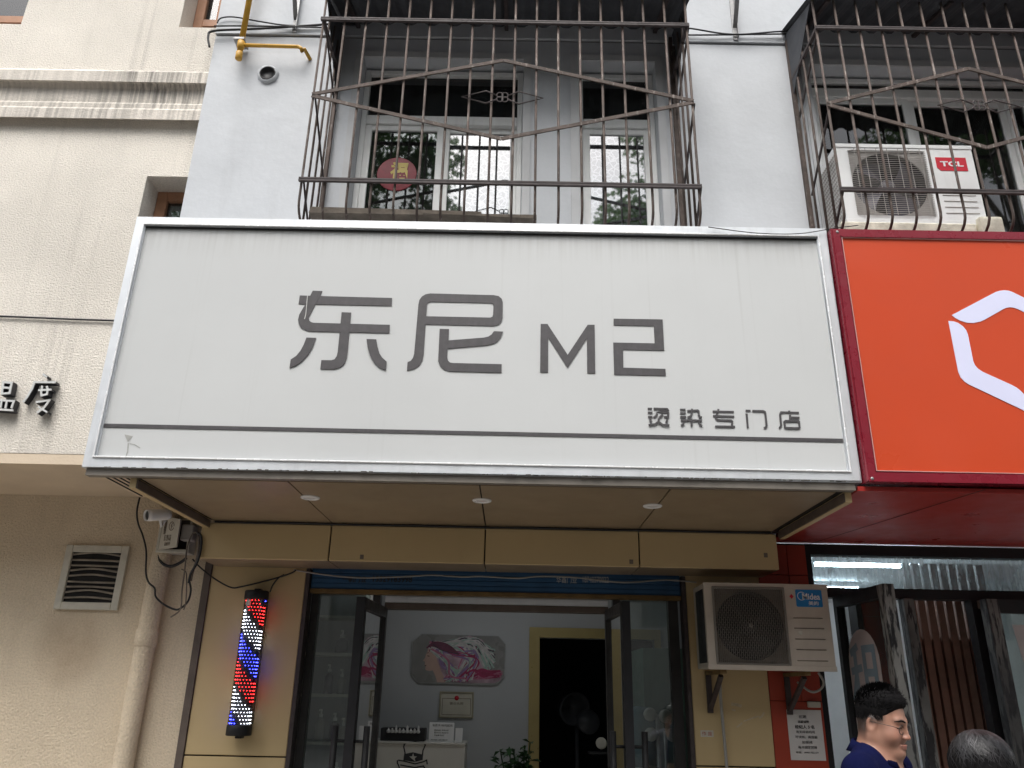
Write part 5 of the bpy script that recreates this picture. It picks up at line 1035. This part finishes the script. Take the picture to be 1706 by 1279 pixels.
# ---------------------------------------------------------------- people
import openvdb
def seg(P, a, b, ra, rb):
    a = np.array(a, np.float32); b = np.array(b, np.float32); ba = b-a; t = np.clip(((P-a)@ba)/float(ba@ba), 0, 1); q = P-a-t[..., None]*ba
    return np.sqrt((q*q).sum(-1))-(ra+(rb-ra)*t)
def ell(P, c, r):
    q = (P-np.array(c, np.float32))/np.array(r, np.float32); k = np.sqrt((q*q).sum(-1)); return (k-1)*min(r)
def smin(a, b, k): h = np.clip(.5+.5*(b-a)/k, 0, 1); return b+(a-b)*h-k*h*(1-h)
def smax(a, b, k): return -smin(-a, -b, k)
def sdf_mesh(fn, lo, hi, vx):
    n = [int((hi[i]-lo[i])/vx)+1 for i in range(3)]
    ax = [lo[i]+vx*np.arange(n[i], dtype=np.float32) for i in range(3)]
    A = np.empty(n, np.float32)
    for s in range(0, n[0], 24):
        g = np.stack(np.meshgrid(ax[0][s:s+24], ax[1], ax[2], indexing='ij'), -1).astype(np.float32); A[s:s+24] = fn(g)
    G = openvdb.FloatGrid(); G.background = 1.0; G.copyFromArray(np.clip(A/vx, -4, 4))
    v, q = G.convertToQuads(0.0); return np.array(v)*vx+np.array(lo), np.array(q)
def mesh_from(name, v, q, m, parent, rotz, off, colors=None):
    c, s = math.cos(rotz), math.sin(rotz)
    w = np.stack([v[:, 0]*c-v[:, 1]*s, v[:, 0]*s+v[:, 1]*c, v[:, 2]], 1)+np.array(off)-np.array(wloc(parent))
    me = bpy.data.meshes.new(name); me.from_pydata(w.tolist(), [], q[:, ::-1].tolist()); me.update()
    bm_ = bmesh.new(); bm_.from_mesh(me); bmesh.ops.recalc_face_normals(bm_, faces=bm_.faces[:]); bm_.to_mesh(me); bm_.free()
    me.polygons.foreach_set('use_smooth', [True]*len(me.polygons))
    if colors is not None:
        at_ = me.color_attributes.new('Col', 'FLOAT_COLOR', 'POINT'); at_.data.foreach_set('color', np.concatenate([colors, np.ones((len(colors), 1))], 1).astype(np.float32).ravel())
    o = bpy.data.objects.new(name, me); COL.objects.link(o); me.materials.append(M[m] if isinstance(m, str) else m); o.parent = parent
    return o
def skin_mat():
    m = bpy.data.materials.new('skin'); m.use_nodes = True; t = m.node_tree; b = t.nodes['Principled BSDF']; a = t.nodes.new('ShaderNodeVertexColor'); a.layer_name = 'Col'
    t.links.new(a.outputs[0], b.inputs['Base Color']); b.inputs['Roughness'].default_value = .48; b.inputs['Subsurface Weight'].default_value = .12; b.inputs['Subsurface Radius'].default_value = (.012, .005, .003); b.inputs['Subsurface Scale'].default_value = .5
    return m
M['skin'] = skin_mat()
M['hair_black'] = mat('hair_black', (.007, .0065, .007), .75, .3, 60, spec=.1); M['hair_grey'] = mat('hair_grey', (.010, .0095, .010), .8, .45, 30, spec=.08)
M['navy'] = mat('navy', (.0045, .0065, .038), .95, .12, 14, .15, 300, spec=.08); M['trouser'] = mat('trouser', (.02, .02, .024), .8); M['shoe'] = mat('shoe', (.02, .018, .016), .4); M['blouse'] = mat('blouse', (.12, .12, .15), .85, .15, 14)
def head_fn(P, cen, tilt, plump=1.0):
    c, s = math.cos(tilt), math.sin(tilt); Q = P-np.array(cen, np.float32)
    Q = np.stack([Q[..., 0]*c-Q[..., 2]*s, Q[..., 1], Q[..., 0]*s+Q[..., 2]*c], -1)      # nose down by tilt
    S = np.stack([Q[..., 0], np.abs(Q[..., 1]), Q[..., 2]], -1)
    d = ell(S, (-.008, 0, .035), (.096, .077, .086))
    d = smin(d, ell(S, (.026, 0, -.03), (.062, .061*plump, .072)), .035)
    d = smin(d, seg(S, (-.012, .052*plump, -.055), (.052, .022, -.098), .022*plump, .020), .03)
    d = smin(d, ell(S, (.071, 0, -.100), (.022, .028, .019)), .022)
    d = smin(d, ell(S, (.055, .040*plump, -.040), (.030, .026, .030)), .022)
    d = smin(d, seg(S, (.076, .040, .020), (.086, .012, .018), .010, .010), .016)
    d = smax(d, -ell(S, (.103, .034, -.004), (.018, .019, .011)), .012)
    d = smin(d, ell(S, (.073, .033, -.004), (.0145, .016, .0125)), .004)
    d = smin(d, seg(S, (.086, 0, .012), (.102, 0, -.034), .0080, .0090), .014)
    d = smin(d, ell(S, (.1025, 0, -.0385), (.0115, .011, .0095)), .006)
    d = smin(d, ell(S, (.094, .0135, -.041), (.0105, .008, .008)), .006)
    d = smin(d, seg(S, (.0865, .020, -.0715), (.096, 0, -.0685), .0045, .0062), .006)
    d = smin(d, seg(S, (.0855, .017, -.0775), (.0935, 0, -.0805), .0045, .0068), .006)
    d = smax(d, -seg(S, (.088, .023, -.0745), (.100, 0, -.0745), .0012, .0016), .002)
    ear = smax(ell(S, (-.012, .079, -.008), (.021, .010, .033)), -ell(S, (-.008, .088, -.006), (.012, .008, .021)), .005)
    d = smin(d, ear, .006)
    return d, Q
def person(name, label, x, y, heading, sc, tilt, plump, female=False):
    T = thing(name, label, 'person', (x, y, 0)); HC = (.02, 0, 1.562)
    def body(P):
        d, _ = head_fn(P, HC, tilt, plump); S = np.stack([P[..., 0], np.abs(P[..., 1]), P[..., 2]], -1)
        d = smin(d, seg(S, (-.012, 0, 1.52), (-.035, 0, 1.38), .056*plump, .066*plump), .03)
        d = smin(d, seg(S, (-.04, 0, 1.425), (-.02, .17, 1.385), .05, .05), .05)
        for c, r in (((-.005, 0, 1.25), (.115, .165, .19)), ((.015, 0, 1.05), (.12, .15, .18)), ((-.005, 0, .92), (.115, .165, .12))): d = smin(d, ell(S, c, r), .06)
        d = smin(d, seg(S, (-.02, .19, 1.375), (-.04, .245, 1.10), .056, .043), .03)
        d = smin(d, seg(S, (-.04, .245, 1.10), (.04, .25, .86), .042, .028), .015)
        d = smin(d, ell(S, (.055, .25, .785), (.030, .017, .05)), .02)
        for k, (dx, ln) in enumerate(((-.024, .062), (-.008, .074), (.009, .078), (.026, .070))): 
            d = smin(d, seg(S, (.055+dx*.9, .25, .745), (.060+dx*1.1, .243, .745-ln*.55), .0095, .009), .006); d = smin(d, seg(S, (.060+dx*1.1, .243, .745-ln*.55), (.066+dx, .228, .745-ln), .009, .0075), .003)
        d = smin(d, seg(S, (.078, .245, .80), (.105, .232, .755), .012, .009), .008)
        d = smin(d, seg(S, (0, .088, .88), (.012, .098, .48), .088, .056), .04)
        d = smin(d, seg(S, (.012, .098, .48), (-.012, .10, .09), .056, .037), .02)
        d = smin(d, seg(S, (-.03, .10, .045), (.15, .12, .03), .042, .03), .03)
        return d
    sp = lambda v: v*sc
    v, q = sdf_mesh(body, (-.2, -.34, -.02), (.22, .34, 1.74), .005)
    vh, _ = head_fn(v.astype(np.float32), HC, tilt, plump); H = _; hx, hy, hz = H[:, 0], np.abs(H[:, 1]), H[:, 2]
    col = np.tile(np.array([[.37, .195, .135]]), (len(v), 1)); rg = np.random.default_rng(1)
    def blend(mask, c): col[:] = col*(1-mask[:, None])+np.array(c)*mask[:, None]
    g = lambda a, s: np.exp(-(a/s)**2)
    blend(.75*g(hz+.0745, .010)*g(hy, .022)*(hx > .08), (.30, .11, .10))
    blend(.35*g(hz+.035, .03)*g(hy-.045, .025)*(hx > .04), (.50, .20, .15))
    blend(.35*g(hz+.04, .016)*g(hy, .02)*(hx > .095), (.52, .22, .17))
    blend(.85*g(hz-.022-.004*np.sin(hy*60), .0055)*g(hy-.034, .020)*(hx > .06), (.05, .035, .03))
    blend(.9*g(hz+.0045, .0022)*g(hy-.034, .014)*(hx > .07), (.02, .014, .012))
    if not female: blend(np.clip((hz+.012-.0*hx)/.03, 0, 1)*np.clip((.045-hx)/.02, 0, 1)*.95*(v[:, 2] > 1.47)*(hy < .084)*(hz > -.03), (.030, .025, .024)); blend(np.clip((-.02-hx)/.02, 0, 1)*np.clip((hz+.085)/.05, 0, 1)*.9*(v[:, 2] > 1.45), (.034, .028, .027))
    mesh_from('body', sp(v), q, 'skin', T, heading, (x, y, 0), col)
    def infl(P, r, lo, hi, fn, k=.01): return smax(smax(fn(P)-r, P[..., 2]-hi, k), lo-P[..., 2], k)
    def torso(P):
        S = np.stack([P[..., 0], np.abs(P[..., 1]), P[..., 2]], -1)
        d = seg(S, (-.045, 0, 1.445), (-.02, .18, 1.395), .056, .056)
        for c, r in (((-.005, 0, 1.25), (.125, .175, .20)), ((.018, 0, 1.05), (.135, .165, .19)), ((-.005, 0, .93), (.125, .175, .12))): d = smin(d, ell(S, c, r), .06)
        d = smin(d, seg(S, (-.02, .19, 1.375), (-.038, .243, 1.13), .066, .062), .035)
        d = d+.004*np.sin(P[..., 2]*38+P[..., 1]*30)*np.clip((1.35-P[..., 2])*4, 0, 1)
        d = smax(d, .86-P[..., 2], .004); cut = smin(seg(S, (-.04, 0, 1.40), (.005, 0, 1.6), .064, .075), seg(S, (.055, 0, 1.35), (.12, 0, 1.48), .014, .03), .02)
        d = smax(d, -cut, .006); d = smax(d, 1.135-P[..., 2]-1e3*(S[..., 1] < .185)*1.0, .004)
        return d
    v, q = sdf_mesh(torso, (-.22, -.34, .84), (.22, .34, 1.5), .006); mesh_from('shirt', sp(v), q, 'navy' if not female else 'blouse', T, heading, (x, y, 0))
    def legs(P):
        S = np.stack([P[..., 0], np.abs(P[..., 1]), P[..., 2]], -1)
        d = ell(S, (-.005, 0, .93), (.122, .170, .12)); d = smin(d, seg(S, (0, .088, .88), (.012, .098, .48), .098, .072), .03); d = smin(d, seg(S, (.012, .098, .48), (-.012, .10, .07), .072, .060), .02)
        return smax(smax(d, P[..., 2]-1.0, .004), .06-P[..., 2], .004)
    v, q = sdf_mesh(legs, (-.2, -.26, .04), (.2, .26, 1.04), .009); mesh_from('trousers', sp(v), q, 'trouser', T, heading, (x, y, 0))
    def shoes(P):
        S = np.stack([P[..., 0], np.abs(P[..., 1]), P[..., 2]], -1)
        d = smin(seg(S, (-.035, .10, .05), (.16, .122, .038), .050, .038), seg(S, (-.02, .10, .06), (-.015, .10, .11), .052, .05), .03); return smax(d, .002-P[..., 2], .003)
    v, q = sdf_mesh(shoes, (-.12, -.2, -.01), (.24, .2, .15), .007); mesh_from('shoes', sp(v), q, 'shoe', T, heading, (x, y, 0))
    # hair
    ct, st_ = math.cos(tilt), math.sin(tilt)
    def hw(p): X, Y_, Z_ = p; X2, Z2 = X*ct+Z_*st_, -X*st_+Z_*ct; X2 += HC[0]; Z2 += HC[2]; c, s = math.cos(heading), math.sin(heading); return Vector((x+sc*(X2*c-Y_*s), y+sc*(X2*s+Y_*c), sc*Z2))
    rg = random.Random(11)
    def hairf(P):
        d, Q = head_fn(P, HC, tilt, plump); S = np.stack([Q[..., 0], np.abs(Q[..., 1]), Q[..., 2]], -1)
        if not female:
            h = smin(ell(S, (-.006, 0, .043), (.0995, .0800, .0870)), ell(S, (.012, 0, .097), (.074, .066, .036)), .03)
            h = h+.0012*np.sin(Q[..., 0]*190+Q[..., 1]*60)*np.sin(Q[..., 1]*170)
            low = .018+.050*np.clip((Q[..., 0]-.03)/.05, 0, 1)-.06*np.clip((-.02-Q[..., 0])/.08, 0, 1)
            h = smax(h, low-Q[..., 2], .02)
            return smax(h, Q[..., 0]-.098, .012)
        h = smin(ell(S, (-.010, 0, .040), (.106, .088, .095)), ell(S, (-.045, 0, -.05), (.07, .088, .12)), .05)
        fc = ell(S, (.11, 0, -.05), (.09, .072, .11)); h = smax(h, -fc, .02)
        return h+.003*np.sin(np.arctan2(Q[..., 1], Q[..., 0])*26)
    v, q = sdf_mesh(hairf, (-.2, -.16, 1.38), (.2, .16, 1.78), .005)
    ho = mesh_from('hair', sp(v), q, 'hair_black' if not female else 'hair_grey', T, heading, (x, y, 0))
    mb = MB()
    if not female:
        for i in range(900):                                # short hairs that break the lower edge
            a = rg.uniform(-1.2, 1.2)+math.pi; zz = rg.uniform(.012, .045); p = Vector((-.006+.1005*math.cos(a), .0815*math.sin(a), zz)) if rg.random() < .6 else Vector((rg.uniform(-.05, .030), rg.choice((-1, 1))*.0805, rg.uniform(.018, .05)))
            if abs(p.y) > .08 and p.x > 0: p.y *= math.sqrt(max(.05, 1-((p.x+.006)/.1005)**2))
            d = Vector((.25, 0, -1)) if p.x > -.05 else Vector((0, 0, -1)); l = rg.uniform(.008, .018); s_ = Vector((.0014, 0, 0)) if abs(p.y) > .05 else Vector((0, .0014, 0)); e_ = p+d*l; e_.y *= .97
            mb.bm.faces.new([mb.bm.verts.new(hw(k_)) for k_ in (p-s_, p+s_, e_)])
        for i in range(2600):
            a = rg.uniform(0, 6.28); el = rg.uniform(.0, 1.5); p = Vector((-.005+.100*math.cos(a)*math.cos(el), .080*math.sin(a)*math.cos(el), .058+.085*math.sin(el)))
            if p.x > .06 and p.z < .085: continue
            if p.x < -.07 and p.z < .05: continue
            n_ = Vector((p.x*1.0+.005, p.y*1.3, (p.z-.05)*1.1)).normalized(); d = (n_*.8+Vector((.55, rg.uniform(-.5, .5), rg.uniform(-.1, .3)))).normalized(); l = rg.uniform(.010, .026)*(.5+.5*min(1, max(0, el))); s_ = d.orthogonal().normalized()*.0020
            mb.bm.faces.new([mb.bm.verts.new(hw(k_)) for k_ in (p-s_, p+s_, p+d*l)])
    else:
        lite, dark = MB(), mb; lite_o = lite
        for i in range(1300):
            a = rg.uniform(0, 6.28); L_2 = rg.uniform(.55, 1.25); pts = []
            off_ = rg.uniform(0, .010); mb = lite if rg.random() < .3 else dark; sw = rg.uniform(.1, .7); wv = rg.uniform(0, 6.28)
            for k in range(9):
                t = (k/8)*L_2*1.45+.03; aa = a+sw*t+.13*math.sin(t*6+wv)
                pts.append(Vector((-.012+(.1075+off_)*math.sin(t)*math.cos(aa)-.012*math.cos(t), (.0895+off_)*math.sin(t)*math.sin(aa), .040+(.0965+off_)*math.cos(t))))
            if math.cos(a) > .5 and L_2 > .75: continue
            for k in range(8):
                d = (pts[k+1]-pts[k]).normalized(); n_ = Vector((pts[k].x, pts[k].y, pts[k].z-.04)).normalized(); s0 = d.cross(n_).normalized()*(.0026*(1-k/9)); s1 = d.cross(n_).normalized()*(.0026*(1-(k+1)/9))
                mb.bm.faces.new([mb.bm.verts.new(hw(w_)) for w_ in (pts[k]-s0, pts[k]+s0, pts[k+1]+s1, pts[k+1]-s1)])
    if female: lite_o.build('hair_strands', mat('hair_strand_light', (.055, .052, .056), .45, .5, 30), ho, fix=False); mb = dark
    mb.build('hair_strands', 'hair_black' if not female else mat('hair_strand_grey', (.020, .019, .020), .45, .6, 25), ho, fix=False)
    return T, hw
def wpt(p, x, y, heading, sc): c, s = math.cos(heading), math.sin(heading); return Vector((x+sc*(p[0]*c-p[1]*s), y+sc*(p[0]*s+p[1]*c), sc*p[2]))
mx_, my_, mh_, ms_ = 1.52, -1.34, R(-44), .995
MAN, hw = person('person', 'man in a navy polo shirt and thin glasses beside the open glass door', mx_, my_, mh_, ms_, R(9), 1.13)
def surf(y, z):                                         # how far the face stands out at this height and side
    xs = np.linspace(.13, .03, 200, dtype=np.float32); ct_, st2 = math.cos(R(9)), math.sin(R(9))
    P = np.array([[(x*ct_+z*st2)+.02, y, (-x*st2+z*ct_)+1.562] for x in xs], np.float32); d, _ = head_fn(P, (.02, 0, 1.562), R(9), 1.13)
    k = np.argmax(d < 0); return float(xs[k])
def on_face(y, z, lift): return hw((surf(y, z)+lift, y, z))
for s in (-1, 1):
    MB().tube([on_face(s*y, z, .0005) for y, z in ((.014, .0185), (.024, .0225), (.036, .024), (.048, .0215), (.055, .017))], [.0028, .0036, .0036, .003, .0016], 6).build('eyebrow', 'hair_black', MAN)
    MB().tube([on_face(s*y, z, .0002) for y, z in ((.019, -.0065), (.026, -.0035), (.034, -.0025), (.042, -.0035), (.049, -.007))], [.0008, .0017, .002, .0017, .0008], 6).build('eye', 'hair_black', MAN)
MB().tube([on_face(y, z, -.0002) for y, z in ((-.024, -.0725), (-.012, -.0745), (0, -.075), (.012, -.0745), (.024, -.0725))], [.0008, .0014, .0016, .0014, .0008], 6).build('mouth_line', mat('lip_dark', (.10, .035, .03), .6), MAN)
mb = MB(); n = 40                                       # fold-over collar
ring = []
for i in range(n+1):
    a = R(20+320*i/n); fr_ = (1+math.cos(a))/2
    ring.append([wpt(p, mx_, my_, mh_, ms_) for p in ((-.022+.078*math.cos(a), .074*math.sin(a), 1.497-.045*fr_), (-.022+.082*math.cos(a), .078*math.sin(a), 1.499-.045*fr_), (-.022+.112*math.cos(a), .108*math.sin(a), 1.452-.060*fr_**2), (-.022+.105*math.cos(a), .101*math.sin(a), 1.450-.060*fr_**2))])
V_ = [[mb.bm.verts.new(p) for p in r_] for r_ in ring]
for i in range(n):
    for k in range(4): mb.bm.faces.new((V_[i][k], V_[i][(k+1) % 4], V_[i+1][(k+1) % 4], V_[i+1][k])).smooth = True
mb.bm.faces.new(V_[0]); mb.bm.faces.new(V_[-1][::-1]); mb.build('collar', 'navy', MAN)
mb = MB()
for s in (-1, 1):
    mb.tube([hw((.093-.004*math.cos(R(t))**2, s*.034+.022*math.cos(R(t)), -.010+.018*math.sin(R(t)))) for t in range(0, 361, 20)], .0014, 6, False)
    mb.tube([hw(p) for p in ((.090, s*.056, -.004), (.07, s*.072, .0), (.03, s*.083, .002), (-.015, s*.083, .004), (-.035, s*.082, -.012))], .0012, 6)
mb.tube([hw(p) for p in ((.091, .012, -.008), (.098, .004, -.004), (.098, -.004, -.004), (.091, -.012, -.008))], .0012, 6)
GLS = mb.build('eyeglasses', mat('glasses_wire', (.05, .045, .04), .4, metal=.3), MAN)
person('person', 'person with dark grey hair seen from behind, lower right corner', 1.47, -2.19, R(105), .914, R(6), 1.0, True)
